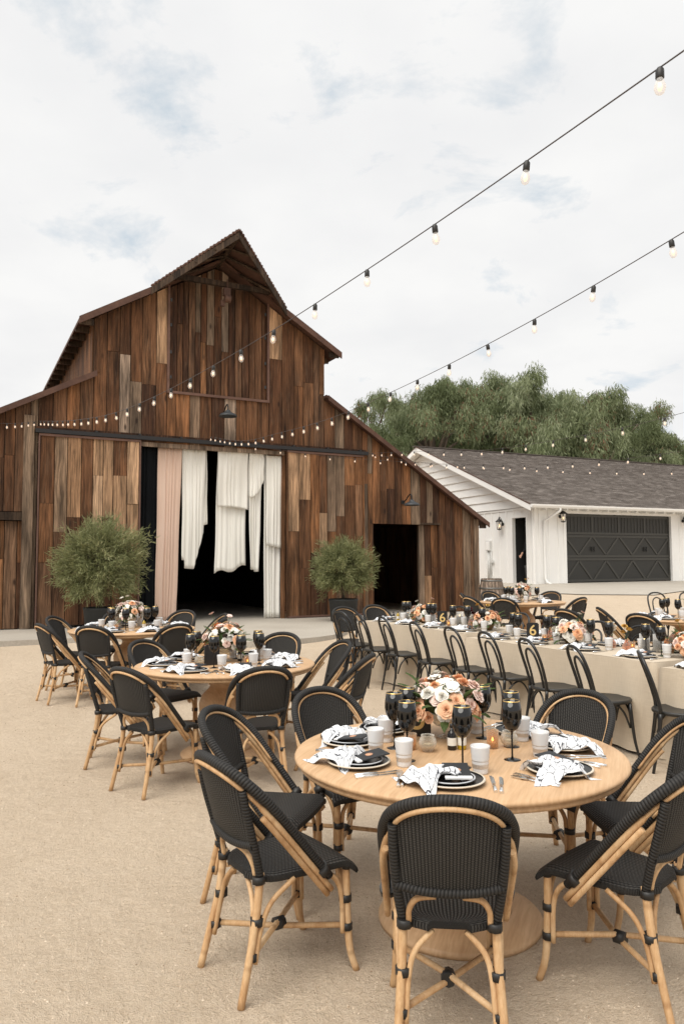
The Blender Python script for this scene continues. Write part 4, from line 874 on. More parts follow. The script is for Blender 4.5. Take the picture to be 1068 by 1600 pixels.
strand([A2, (-1.9, 14.05, 3.95), (-0.95, 11.3, 3.62), (-0.164, 9.0, 3.385), (0.43, 7.27, 3.29), (1.03, 5.545, 3.245), (1.62, 3.816, 3.262), (2.4, 1.6, 3.4), (3.4, -1.2, 3.7)], 'second light strand sweeping from above the curtains to the right edge', 0.61, 0.2)
strand([(-2.387, 17.998, 4.50), (0.0, 17.9, 4.16), (2.893, 17.537, 3.93), (4.715, 17.377, 3.81), (7.144, 17.165, 3.71), (10.5, 16.9, 3.75)], 'lowest light strand running level across the garage roof', 0.61, 0.3)
strand([A5, (1.6, 16.0, 4.02), (2.45, 13.2, 3.62), (3.05, 11.1, 3.43), (3.74, 8.8, 3.32), (4.5, 6.0, 3.36), (5.3, 3.2, 3.6)], 'light strand rising over the garage ridge to the right edge', 0.78, 0.5)
strand([(0.70, 19.58, 4.505), (2.0, 17.3, 3.93), (2.95, 15.69, 3.69), (3.878, 14.117, 3.485), (5.116, 12.016, 3.36), (6.5, 9.7, 3.45), (8.0, 7.2, 3.7)], 'light strand crossing the middle of the garage roof', 0.61, 0.35)
strand([(-6.53, 15.87, 4.69), (-6.05, 13.6, 4.22), (-5.75, 11.9, 3.93), (-5.55, 10.4, 3.78), (-5.3, 8.4, 3.7)], 'short light strand at the left edge before the barn', 0.61, 0.3)
for k, (x, y, h) in enumerate([(3.42, -2.03, 3.9), (3.43, -1.2, 3.9), (10.55, 16.9, 4.1), (5.32, 3.15, 3.8), (8.05, 7.15, 3.9), (-5.28, 8.35, 3.9)]):
    if k in (1, 5): continue
    t = empty('light_pole', (x, y, G(x, y) - 0.1)); tag(t, ('dark timber pole carrying the nearest two light strands', '', 'dark timber pole beyond the right edge, holding the lowest strand', 'dark timber pole right of the yard, holding the ridge strand', 'dark timber pole at far right, holding the mid-roof strand')[k], 'pole', 'light poles'); MB().tube([(0, 0, 0), (0, 0, h)], [0.06, 0.05], 10).build('post', m_post, t); MB().box((0, 0, h + 0.01), (0.14, 0.14, 0.03)).build('cap', m_post, t)

# ------------------------------------------------------------------ rattan bistro chair (faces +y)
def rattan_parts():
    out = []
    def add(name, mb, m): out.append((name, mb.mesh(name, m)))
    # seat: woven pad with waterfall front and flared front corners
    def hw(v):
        w = 0.160 + 0.056 * v ** 0.9
        if v < 0.22: w *= math.sqrt(max(0.0, 1 - ((0.22 - v) / 0.22) ** 2 * 0.80))
        return w + (0.012 * ((v - 0.85) / 0.15) if v > 0.85 else 0)
    def top(u, v):
        x = (2 * u - 1); w = hw(v); y = -0.215 + 0.44 * v - 0.012 * (x * x) * (1 if v > 0.9 else 0)
        z = 0.452 - 0.012 * math.cos(x * 1.4) * math.sin(v * 3.14) - 0.030 * max(0, (v - 0.86) / 0.14) ** 2 - 0.010 * max(0, abs(x) - 0.85) / 0.15
        return (x * w, y, z)
    def bot(u, v): a = top(u, v); return (a[0] * 0.985, a[1], a[2] - 0.024)
    s = MB(); s.grid(top, 22, 20); s.grid(bot, 22, 20, flip=True)
    edge = [(i / 22, 0) for i in range(23)] + [(1, j / 20) for j in range(1, 21)] + [(1 - i / 22, 1) for i in range(1, 23)] + [(0, 1 - j / 20) for j in range(1, 20)]
    b = s.add([q for e in edge for q in (top(*e), tuple((np.array(top(*e)) + np.array(bot(*e))) / 2 * np.array([1.02, 1.015, 1])), bot(*e))]); n = len(edge)
    for i in range(n):
        j = (i + 1) % n
        for k in range(2): s.face([b + 3 * i + k, b + 3 * i + k + 1, b + 3 * j + k + 1, b + 3 * j + k], [(i / 6, 0), (i / 6, .1), ((i + 1) / 6, .1), ((i + 1) / 6, 0)], True)
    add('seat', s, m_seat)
    # hoop
    half = [(0.218, 0.085, 0.405), (0.220, 0.0, 0.508), (0.222, -0.09, 0.617), (0.222, -0.165, 0.706), (0.211, -0.230, 0.776), (0.183, -0.283, 0.828), (0.134, -0.320, 0.862), (0.070, -0.342, 0.881), (0.0, -0.349, 0.887)]
    hp = spline([(-x, y, z) for x, y, z in half] + [(x, y, z) for x, y, z in reversed(half[:-1])], 5)
    add('hoop', MB().tube(hp, [0.0165 + 0.0035 * max(0.0, min(1.0, (p.z - 0.6) / 0.15)) for p in hp], 10), m_wrap)
    inn = []
    for p in hp:
        x, y, z = p; k = max(0.0, min(1.0, (z - 0.42) / 0.3)); kk = max(0.0, min(1.0, (z - 0.66) / 0.12)); inn.append((x * (1.0 - 0.10 * kk), y - 0.021 + 0.005 * kk, z - 0.019 - 0.003 * k))
    ext0 = Vector(inn[0]) + (Vector(inn[0]) - Vector(inn[2])).normalized() * 0.045; ext1 = Vector(inn[-1]) + (Vector(inn[-1]) - Vector(inn[-3])).normalized() * 0.045
    inn = [ext0] + [Vector(q_) for q_ in inn] + [ext1]
    add('front_strip', MB().tube([(p.x * 0.905, p.y + 0.010, p.z - 0.021) for p in hp if p.z > 0.60], 0.0065, 6), m_cane_)
    rad = [0.0125 if p.z < 0.72 else 0.0085 for p in inn]; add('hoop_cane', MB().tube(inn, rad, 8), m_cane_)
    for sg in (-1, 1):
        lo = [Vector(p) + Vector((0, -0.017, -0.015)) for p in inn if (p.x * sg > 0 and p.z < 0.70)]
        if sg < 0: pass
        lo = sorted(lo, key=lambda p: p.z); add('side_cane', MB().tube(lo, 0.0115, 8), m_cane_)
    for sg in (-1, 1):
        add('upright', MB().tube(spline([(sg * 0.155, -0.192, 0.44), (sg * 0.172, -0.225, 0.56), (sg * 0.182, -0.262, 0.69), (sg * 0.184, -0.286, 0.790)], 5), 0.0165, 8), m_wrap)
        rl_ = spline([(sg * 0.178, -0.285, 0.0), (sg * 0.170, -0.25, 0.14), (sg * 0.160, -0.212, 0.30), (sg * 0.155, -0.192, 0.46)], 4); add('leg', MB().tube(rl_, [0.0145 + 0.002 * (i / (len(rl_) - 1)) for i in range(len(rl_))], 8), m_cane_)
        fl = spline([(sg * 0.205, 0.222, 0.0), (sg * 0.193, 0.198, 0.09), (sg * 0.188, 0.188, 0.25), (sg * 0.186, 0.185, 0.432)], 4); add('leg', MB().tube(fl, [0.0145 + 0.002 * i / (len(fl) - 1) for i in range(len(fl))], 8), m_cane_)
        add('brace', MB().tube(spline([(sg * 0.163, 0.190, 0.155), (sg * 0.163, 0.190, 0.29), (sg * 0.150, 0.190, 0.36), (sg * 0.09, 0.188, 0.422)], 5), 0.0108, 6), m_cane_)
        add('brace', MB().tube(spline([(sg * 0.190, 0.165, 0.155), (sg * 0.188, 0.162, 0.29), (sg * 0.188, 0.135, 0.37), (sg * 0.186, 0.065, 0.422)], 5), 0.0108, 6), m_cane_)
        add('brace', MB().tube(spline([(sg * 0.147, -0.240, 0.13), (sg * 0.137, -0.215, 0.27), (sg * 0.115, -0.205, 0.35), (sg * 0.055, -0.195, 0.415)], 5), 0.0108, 6), m_cane_)
        add('brace', MB().tube(spline([(sg * 0.172, -0.222, 0.14), (sg * 0.168, -0.195, 0.26), (sg * 0.172, -0.150, 0.35), (sg * 0.182, -0.055, 0.420)], 5), 0.0108, 6), m_cane_)
        add('back_arch', MB().tube(spline([(sg * 0.135, -0.203, 0.445), (sg * 0.132, -0.212, 0.49), (sg * 0.105, -0.225, 0.528), (sg * 0.045, -0.236, 0.542)], 5), 0.0105, 6), m_cane_)
        for (x, y, z, r_) in ((0.187, 0.187, 0.415, 0.0185), (0.180, 0.185, 0.285, 0.027), (0.186, 0.188, 0.175, 0.024), (0.155, -0.205, 0.285, 0.027), (0.160, -0.228, 0.165, 0.024), (0.150, -0.196, 0.435, 0.026)):
            add('binding', MB().tube([(sg * x, y, z - 0.014), (sg * x, y, z + 0.014)], [r_, r_], 8), m_bind)
        add('binding', MB().tube([(sg * 0.216, 0.064, 0.424), (sg * 0.217, 0.042, 0.450)], [0.030, 0.030], 8), m_bind)
    add('lower_rail', MB().tube(spline([(-0.178, -0.232, 0.575), (-0.09, -0.246, 0.562), (0, -0.250, 0.558), (0.09, -0.246, 0.562), (0.178, -0.232, 0.575)], 4), 0.0165, 8), m_wrap)
    add('stretcher', MB().tube([(-0.185, 0.185, 0.178), (0.0, -0.02, 0.182), (0.160, -0.225, 0.168)], 0.0115, 7), m_cane_)
    add('stretcher', MB().tube([(0.185, 0.185, 0.178), (0.0, -0.02, 0.160), (-0.160, -0.225, 0.168)], 0.0115, 7), m_cane_)
    add('binding', MB().tube([(0, -0.042, 0.171), (0, 0.002, 0.171)], [0.026, 0.026], 8), m_bind)
    hs = [(p.x, p.y, p.z) for p in hp if p.z > 0.76]; hs.sort()
    hxs, hys, hzs = [p[0] for p in hs], [p[1] for p in hs], [p[2] for p in hs]
    def panel(u, v, off):
        x = 2 * u - 1
        xb, yb, zb = 0.164 * x, -0.232 - 0.016 * (1 - x * x), 0.565
        xt = 0.188 * x; yt = float(np.interp(xt, hxs, hys)) + 0.004; zt = float(np.interp(xt, hxs, hzs)) - 0.010
        return (xb + (xt - xb) * v, yb + (yt - yb) * v - 0.012 * (1 - x * x) * math.sin(v * 3.14) + off, zb + (zt - zb) * v)
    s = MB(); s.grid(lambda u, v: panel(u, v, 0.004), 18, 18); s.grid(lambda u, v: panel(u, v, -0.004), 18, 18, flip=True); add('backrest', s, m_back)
    return out
RP = rattan_parts()
def rattan_chair(x, y, fx, fy, label, z=None):
    t = empty('rattan_chair', (x, y, G(x, y) if z is None else z), math.atan2(fy, fx) - math.pi / 2); tag(t, label, 'chair', 'rattan chairs')
    for nm, me in RP: link(nm, me, t)
    return t
# ------------------------------------------------------------------ bentwood chair (faces +y)
def bent_parts():
    out = []
    def add(name, mb, m=m_bentw): out.append((name, mb.mesh(name, m)))
    s = MB(); s.lathe([(0.0, 0.435), (0.19, 0.435), (0.205, 0.440), (0.208, 0.458), (0.200, 0.468), (0.185, 0.465), (0.10, 0.459), (0.0, 0.457)], 32); add('seat', s, m_bseat)
    half = [(0.182, -0.225, 0.0), (0.172, -0.185, 0.22), (0.165, -0.158, 0.45), (0.172, -0.180, 0.58), (0.180, -0.222, 0.72), (0.160, -0.262, 0.83), (0.095, -0.282, 0.885), (0.0, -0.290, 0.90)]
    hp = spline([(-x, y, z) for x, y, z in half] + [(x, y, z) for x, y, z in reversed(half[:-1])], 5)
    low = [p for p in hp if p.z <= 0.45]
    add('back_hoop', MB().tube([p for p in hp if p.z >= 0.43], 0.0145, 8))
    for sg in (-1, 1):
        lp = sorted([p for p in hp if p.z <= 0.46 and p.x * sg > 0], key=lambda p: p.z); add('leg', MB().tube(lp, [0.011 + 0.005 * i / (len(lp) - 1) for i in range(len(lp))], 8))
        add('leg', MB().tube(spline([(sg * 0.178, 0.195, 0.0), (sg * 0.160, 0.165, 0.15), (sg * 0.145, 0.138, 0.438)], 4), [0.010, 0.0107, 0.0115, 0.0123, 0.0132, 0.014, 0.015, 0.016, 0.017], 8))
        add('brace', MB().tube(spline([(sg * 0.160, -0.150, 0.24), (sg * 0.166, -0.10, 0.37), (sg * 0.16, 0.0, 0.43), (sg * 0.155, 0.08, 0.37), (sg * 0.152, 0.135, 0.24)], 5), 0.0095, 6))
    add('brace', MB().tube(spline([(-0.14, 0.150, 0.24), (-0.10, 0.152, 0.37), (0, 0.150, 0.43), (0.10, 0.152, 0.37), (0.14, 0.150, 0.24)], 5), 0.0095, 6))
    add('brace', MB().tube(spline([(-0.158, -0.175, 0.24), (-0.10, -0.165, 0.37), (0, -0.160, 0.43), (0.10, -0.165, 0.37), (0.158, -0.175, 0.24)], 5), 0.0095, 6))
    ih = [(0.098, -0.150, 0.45), (0.102, -0.176, 0.58), (0.098, -0.212, 0.70), (0.070, -0.238, 0.778), (0.0, -0.250, 0.812)]
    add('inner_hoop', MB().tube(spline([(-x, y, z) for x, y, z in ih] + [(x, y, z) for x, y, z in reversed(ih[:-1])], 5), 0.0115, 8))
    return out
BP = bent_parts()
def bent_chair(x, y, fx, fy, label):
    t = empty('bentwood_chair', (x, y, G(x, y)), math.atan2(fy, fx) - math.pi / 2); tag(t, label, 'chair', 'bentwood chairs')
    for nm, me in BP: link(nm, me, t)

# ------------------------------------------------------------------ round pedestal table
tt_m = MB().lathe([(0.0, 0.705), (0.700, 0.705), (0.735, 0.710), (0.742, 0.722), (0.735, 0.732), (0.752, 0.737), (0.762, 0.748), (0.758, 0.757), (0.745, 0.762), (0.0, 0.762)], 96).mesh('tabletop', m_table)
ped_m = MB().lathe([(0.0, 0.06), (0.24, 0.06), (0.20, 0.09), (0.14, 0.11), (0.115, 0.15), (0.105, 0.19), (0.125, 0.23), (0.19, 0.30), (0.222, 0.37), (0.225, 0.43), (0.20, 0.50), (0.14, 0.56), (0.12, 0.60), (0.13, 0.63), (0.16, 0.64), (0.30, 0.68), (0.33, 0.704), (0.0, 0.704)], 36).mesh('pedestal', m_table)
plb_m = MB().lathe([(0.0, 0.0), (0.372, 0.0), (0.375, 0.02), (0.365, 0.032), (0.34, 0.036), (0.33, 0.046), (0.29, 0.058), (0.24, 0.062), (0.0, 0.062)], 64).mesh('base', m_table)
def round_table(x, y, label, rz=0.3):
    t = empty('round_table', (x, y, G(x, y)), rz); tag(t, label, 'table', 'round wooden tables')
    link('tabletop', tt_m, t); link('pedestal', ped_m, t); link('base', plb_m, t); return G(x, y) + 0.762

# ------------------------------------------------------------------ tableware meshes
charger_m = [('plate_body', MB().lathe([(0.0, 0.002), (0.075, 0.0), (0.085, 0.003), (0.135, 0.013), (0.136, 0.017), (0.130, 0.018), (0.088, 0.009), (0.0, 0.008)], 40).mesh('plate_body', m_plate_bk)), ('rim', MB().lathe([(0.128, 0.0165), (0.1355, 0.0155), (0.1395, 0.0185), (0.1375, 0.0215), (0.130, 0.021)], 48, cap=False).mesh('rim', m_plate_rim))]
salad_m = [('plate_body', MB().lathe([(0.0, 0.002), (0.058, 0.0), (0.066, 0.003), (0.099, 0.012), (0.098, 0.015), (0.066, 0.008), (0.0, 0.007)], 36).mesh('plate_body', m_plate_bk)), ('rim', MB().lathe([(0.094, 0.0125), (0.099, 0.0115), (0.1025, 0.0145), (0.1005, 0.0175), (0.095, 0.0165)], 40, cap=False).mesh('rim', m_plate_gy))]
goblet_m = [('bowl', MB().lathe([(0.0, 0.126), (0.012, 0.127), (0.027, 0.138), (0.040, 0.162), (0.0450, 0.192), (0.0435, 0.222), (0.0375, 0.260), (0.0357, 0.260), (0.0412, 0.222), (0.0425, 0.192), (0.038, 0.165), (0.0, 0.142)], 24).mesh('bowl', m_blackglass)),
            ('stem', MB().lathe([(0.006, 0.008), (0.0042, 0.02), (0.0040, 0.108), (0.006, 0.122), (0.012, 0.130)], 10).mesh('stem', m_blackglass)), ('foot', MB().lathe([(0.0, 0.0), (0.037, 0.0), (0.037, 0.002), (0.02, 0.005), (0.006, 0.010), (0.0, 0.011)], 24).mesh('foot', m_blackglass)),
            ('gilded_rim', MB().lathe([(0.0381, 0.2580), (0.0378, 0.2616), (0.0354, 0.2616), (0.0357, 0.2603)], 24, cap=False).mesh('gilded_rim', m_gold))]
cup_prof = [(0.0, 0.0), (0.029, 0.0), (0.031, 0.006)] + [(0.031 + 0.0010 * k + (0.0007 if k % 2 else -0.0007), 0.012 + 0.0085 * k) for k in range(9)] + [(0.0405, 0.090), (0.0405, 0.096), (0.0375, 0.096), (0.033, 0.02), (0.0, 0.012)]
cup_m = MB().lathe([(r_ * 1.0, z_ * 1.2) for r_, z_ in cup_prof], 32, flute=16, famp=0.02).mesh('tumbler', m_tumbler)
card_m = [('leaflet', MB().box((0, 0, 0.003), (0.105, 0.150, 0.005)).mesh('leaflet', m_card)), ('paper_band', MB().box((0, -0.068, 0.0032), (0.107, 0.022, 0.0062)).mesh('paper_band', m_paper)), ('seal', MB().lathe([(0.0, 0.0056), (0.017, 0.0056), (0.017, 0.0072), (0.0, 0.0075)], 18).mesh('seal', m_seal))]
def knife_mesh():
    k = MB(); P = [(-0.007, -0.10, 0), (0.007, -0.10, 0), (0.007, 0.0, 0), (0.010, 0.02, 0), (0.010, 0.09, 0), (0.004, 0.115, 0), (-0.006, 0.118, 0), (-0.006, 0.0, 0)]
    k.prism([(p[0], p[1]) for p in P], 'z', 0.0005, 0.004); k.tube([(0, -0.105, 0.005), (0, -0.05, 0.006), (0, 0.0, 0.004)], [0.0075, 0.0065, 0.005], 8); return k.mesh('knife', m_silver)
def fork_mesh():
    k = MB(); k.tube([(0, -0.10, 0.004), (0, -0.05, 0.0045), (0, 0.02, 0.005), (0, 0.045, 0.008)], [0.0075, 0.0055, 0.004, 0.004], 8)
    k.prism([(-0.006, 0.04), (0.006, 0.04), (0.0125, 0.06), (0.0125, 0.072), (-0.0125, 0.072), (-0.0125, 0.06)], 'z', 0.006, 0.009)
    for i in range(4): k.box((-0.0105 + 0.007 * i, 0.092, 0.008), (0.0035, 0.042, 0.0025))
    return k.mesh('fork', m_silver)
knife_m, fork_m = knife_mesh(), fork_mesh()
def napkin_mesh(seed):
    """bunched cloth: gathered across the plate, fanning out over its edge"""
    rs = np.random.RandomState(seed); ph = rs.uniform(0, 6, 6); nm = MB()
    def fn(u, v):
        x = (u - 0.5); spread = 0.055 + 0.17 * abs(v - 0.42) ** 0.85 * (1.25 if v > 0.42 else 0.7)
        y = -0.14 + 0.27 * v + 0.012 * math.sin(u * 7 + ph[0]); gat = 1 - min(1, abs(v - 0.42) * 1.6)
        w = math.sin(u * 21 + ph[1] + 2.2 * math.sin(v * 4 + ph[2])) * 0.5 + 0.5; w2 = math.sin(u * 11 + v * 9 + ph[3]) * 0.5 + 0.5; w3 = math.sin(v * 17 + u * 6 + ph[4]) * 0.5 + 0.5
        z = 0.024 + 0.024 * w * (0.5 + 0.6 * gat) + 0.014 * w2 + 0.008 * w3 + 0.016 * gat * (1 - (2 * x) ** 2)
        r = math.hypot(x * spread * 2, y)
        if r > 0.125: z -= min(z - 0.003, (r - 0.125) * 0.75)
        return (x * spread * 2 + 0.014 * math.sin(v * 8 + ph[5]), y, max(0.003, z))
    nm.grid(fn, 40, 30); nm.grid(lambda u, v: (lambda p: (p[0], p[1], p[2] - 0.0015))(fn(u, v)), 40, 30, flip=True); return nm.mesh('napkin', m_napkin)
napkins = [napkin_mesh(s) for s in range(5)]
def thing_from(name, parts, loc, rz, label, cat, group, scale=None, tilt=0.0):
    t = empty(name, loc, rz); tag(t, label, cat, group)
    if tilt: t.rotation_euler = (tilt, 0, rz)
    for nm, me in parts: link(nm, me, t)
    return t
def setting(cx, cy, z, fx, fy, sp, full=2, seed=0, r=None):
    """place setting whose plate centre is (cx,cy); (fx,fy) points from the guest to the table centre; sp names the seat"""
    rs = random.Random(seed * 31 + 5); a = math.atan2(fy, fx) - math.pi / 2
    def w(x, y): return (cx + math.cos(a) * x - math.sin(a) * y, cy + math.sin(a) * x + math.cos(a) * y)
    thing_from('charger_plate', charger_m, (cx, cy, z), a, 'cream-rimmed black plate ' + sp, 'plate', 'charger plates')
    x, y = w(rs.uniform(-0.012, 0.012), rs.uniform(-0.01, 0.015)); thing_from('salad_plate', salad_m, (x, y, z + 0.009), a, 'smaller salad plate ' + sp, 'plate', 'salad plates')
    n = link('napkin', napkins[seed % 5], None, (*w(rs.uniform(-0.075, -0.045), -0.035 + rs.uniform(-0.02, 0.03)), z - 0.001), None, (0, 0, a + math.pi + rs.uniform(-1.0, 0.5)), (0.82, 0.82, 0.9)); tag(n, 'black-and-white napkin ' + sp, 'napkin', 'printed napkins')
    x, y = w(rs.uniform(0.02, 0.045), rs.uniform(0.015, 0.035)); thing_from('menu_card', card_m, (x, y, z + 0.040), a + rs.uniform(-0.5, 0.5), 'charcoal menu card ' + sp, 'menu card', 'menu cards', tilt=0.13)
    x, y = w(0.13 + rs.uniform(-0.02, 0.03), 0.175 + rs.uniform(-0.02, 0.03)); g_ = (x, y)
    thing_from('tumbler', [('glass', cup_m)], (x, y, z), rs.uniform(0, 3), 'ribbed grey tumbler ' + sp, 'tumbler', 'ribbed tumblers')
    x, y = w(0.05 + rs.uniform(-0.02, 0.02), 0.235 + rs.uniform(-0.02, 0.02)); thing_from('goblet', goblet_m, (x, y, z), 0, 'gold-rimmed black goblet ' + sp, 'goblet', 'black goblets')
    if full >= 1:
        x, y = w(0.168, 0.0); k = link('knife', knife_m, None, (x, y, z), None, (0, 0, a + rs.uniform(-0.12, 0.12))); tag(k, 'inner silver knife ' + sp, 'knife', 'table knives')
        x, y = w(-0.175, 0.0); k = link('fork', fork_m, None, (x, y, z), None, (0, 0, a + rs.uniform(-0.12, 0.12))); tag(k, 'inner silver fork ' + sp, 'fork', 'dinner forks')
    if full >= 2:
        x, y = w(0.198, -0.01); k = link('knife', knife_m, None, (x, y, z), None, (0, 0, a + rs.uniform(-0.15, 0.1))); tag(k, 'outer silver knife ' + sp, 'knife', 'butter knives')
        x, y = w(-0.207, -0.01); k = link('fork', fork_m, None, (x, y, z), None, (0, 0, a + rs.uniform(-0.1, 0.15))); tag(k, 'outer silver fork ' + sp, 'fork', 'salad forks')

# ------------------------------------------------------------------ flowers
def bloom_mesh(name, m, kind, seed):
    rs = random.Random(seed); mb = MB()
    def petal(az_, rad, h, open_, wid, curl):
        ca, sa = math.cos(az_), math.sin(az_)
        def fn(u, v):
            x = (u - 0.5) * wid * math.sin(min(1, v * 1.25 + 0.18) * math.pi * 0.62) * 1.2
            o = rad * 0.25 + open_ * v ** 1.2 + curl * max(0, v - 0.7) ** 1.2; zz_ = h * math.sin(v * 1.45) - curl * 0.6 * max(0, v - 0.75)
            o -= (x * x) / max(0.012, wid) * 0.9; zz_ += 0.003 * math.sin(u * 9 + az_ * 3) * v
            return (ca * o - sa * x, sa * o + ca * x, zz_)
        mb.grid(fn, 3, 4)
    if kind == 'rose':
        for ring, (n, rad, h, op, wd, cu) in enumerate([(3, 0.002, 0.046, 0.002, 0.020, 0.0), (4, 0.005, 0.046, 0.007, 0.026, 0.004), (5, 0.008, 0.045, 0.013, 0.030, 0.010), (6, 0.012, 0.042, 0.020, 0.033, 0.018), (7, 0.015, 0.036, 0.029, 0.036, 0.026), (7, 0.018, 0.027, 0.039, 0.038, 0.032)]):
            for k in range(n): petal(2 * math.pi * (k + rs.uniform(-0.2, 0.2)) / n + ring * 0.7, rad, h * rs.uniform(0.9, 1.08), op, wd, cu)
    elif kind == 'ranunculus':
        for ring in range(7):
            for k in range(5 + ring // 2): petal(2 * math.pi * (k + rs.uniform(-0.2, 0.2)) / (5 + ring // 2) + ring * 0.6, 0.004 + 0.003 * ring, 0.036 - 0.0032 * ring, 0.003 + 0.0048 * ring, 0.024 + 0.002 * ring, 0.002)
    else:   # open blossom
        for ring in range(2):
            for k in range(5): petal(2 * math.pi * k / 5 + ring * 0.6 + rs.uniform(-0.2, 0.2), 0.004, 0.020 - 0.006 * ring, 0.024 + 0.01 * ring, 0.030, 0.012)
        mb.lathe([(0.0, 0.0), (0.007, 0.006), (0.0, 0.013)], 6)
    return mb.mesh(name, m)
BL_ = {}
for key, (m, kind) in {'peach_rose': (m_peach, 'rose'), 'white_rose': (m_whitep, 'rose'), 'blush_rose': (m_blushp, 'rose'), 'peach_ranunculus': (m_peach, 'ranunculus'), 'white_ranunculus': (m_whitep, 'ranunculus'), 'white_blossom': (m_whitep, 'blossom'), 'blush_blossom': (m_blushp, 'blossom'), 'burgundy_dahlia': (m_burg, 'ranunculus'), 'mustard_ranunculus': (m_yel, 'ranunculus')}.items():
    BL_[key] = [bloom_mesh(key, m, kind, s) for s in range(2)]
def leaf_mesh(m, L=0.11, W=0.04):
    mb = MB(); mb.grid(lambda u, v: ((u - 0.5) * W * math.sin(min(1, v * 0.92 + 0.08) * math.pi), v * L, 0.02 * math.sin(v * 2.6) - abs(u - 0.5) * 0.012), 2, 6); return mb.mesh('leaf', m)
LF = [leaf_mesh(m_leaf), leaf_mesh(m_leaf, 0.12, 0.022), leaf_mesh(m_purple_leaf, 0.10, 0.045)]
vase_m = MB().lathe([(0.0, 0.0), (0.045, 0.0), (0.045, 0.006), (0.014, 0.016), (0.012, 0.04), (0.02, 0.052), (0.055, 0.062), (0.075, 0.085), (0.080, 0.115), (0.070, 0.135), (0.066, 0.135), (0.074, 0.112), (0.068, 0.088), (0.0, 0.066)], 28, flute=14, famp=0.012)
vase_me = vase_m.mesh('bowl', m_merc)
low_me = MB().lathe([(0.0, 0.0), (0.06, 0.0), (0.062, 0.006), (0.075, 0.03), (0.095, 0.055), (0.10, 0.068), (0.094, 0.068), (0.07, 0.035), (0.0, 0.02)], 26).mesh('bowl', mat('brass_bowl', (0.22, 0.15, 0.07), 0.45, 0.6))
stem_core = MB().lathe([(0.0, 0.0), (0.055, 0.01), (0.085, 0.04), (0.07, 0.085), (0.0, 0.11)], 12).mesh('foliage_core', m_leaf)
def arrangement(x, y, z, label, seed, n=26, rx=0.20, rz_=0.15, bowl='footed', where='', mixk=None):
    rs = random.Random(seed); vh = 0.125 if bowl == 'footed' else 0.05
    v = empty('flower_bowl', (x, y, z), rs.uniform(0, 3)); tag(v, ('footed mercury-glass flower bowl ' if bowl == 'footed' else 'low brass flower bowl ') + where, 'bowl', 'flower bowls'); link('bowl', vase_me if bowl == 'footed' else low_me, v)
    t = empty('flower_arrangement', (x, y, z + vh), rs.uniform(0, 6)); tag(t, label, 'flowers', 'table flower arrangements')
    link('foliage_core', stem_core, t, (0, 0, -0.02), None, None, (rx / 0.14, rx / 0.16, rz_ / 0.12))
    keys = mixk or ['peach_rose'] * 4 + ['white_rose'] * 4 + ['blush_rose'] * 3 + ['peach_ranunculus'] * 3 + ['white_ranunculus'] * 3 + ['white_blossom'] * 5 + ['blush_blossom'] * 2
    for k in range(n):
        zf = (k + 0.5) / n; zz_ = 1 - zf * 1.28; a = k * 2.399963 + rs.uniform(-0.25, 0.25); rr = math.sqrt(max(0, 1 - zz_ * zz_)); st = rs.uniform(0.85, 1.12)
        d = Vector((rr * math.cos(a), rr * math.sin(a), zz_)); p = Vector((d.x * rx * st, d.y * rx * 0.9 * st, 0.035 + d.z * rz_ * st))
        key = rs.choice(keys); sc = rs.uniform(0.72, 1.05) * (1.0 if 'rose' in key or 'ranun' in key else 1.15)
        q_ = Vector((d.x, d.y, d.z + 0.25)).to_track_quat('Z', 'Y').to_euler(); link(key, BL_[key][k % 2], t, p - d * 0.02, None, q_, sc)
    for k in range(int(n * 0.7)):
        a = rs.uniform(0, 6.283); e = rs.uniform(-0.5, 0.75); d = Vector((math.cos(a) * math.cos(e), math.sin(a) * math.cos(e), math.sin(e))); q_ = d.to_track_quat('Y', 'Z').to_euler()
        link('leaf', LF[rs.choice((0, 0, 0, 0, 1, 2))], t, Vector((d.x * rx * 0.75, d.y * rx * 0.7, 0.04 + d.z * rz_ * 0.7)), None, q_, rs.uniform(0.7, 1.15))
    for k in range(0 if seed == 1 else 2):        # airy stems above the mass
        a = rs.uniform(0, 6.283); d = Vector((0.5 * math.cos(a), 0.5 * math.sin(a), 1)).normalized(); e = d * (rz_ + rx * 0.38 + rs.uniform(0.0, 0.06)) + Vector((0, 0, 0.03))
        s = MB().tube([d * 0.05, e * 0.6 + Vector((0.01, 0, 0)), e], 0.0022, 5).build('stem', m_leaf, t); link(rs.choice(('white_blossom', 'mustard_ranunculus', 'blush_blossom')), BL_[rs.choice(('white_blossom', 'mustard_ranunculus', 'blush_blossom'))][0], s, e, None, d.to_track_quat('Z', 'Y').to_euler(), 0.7)

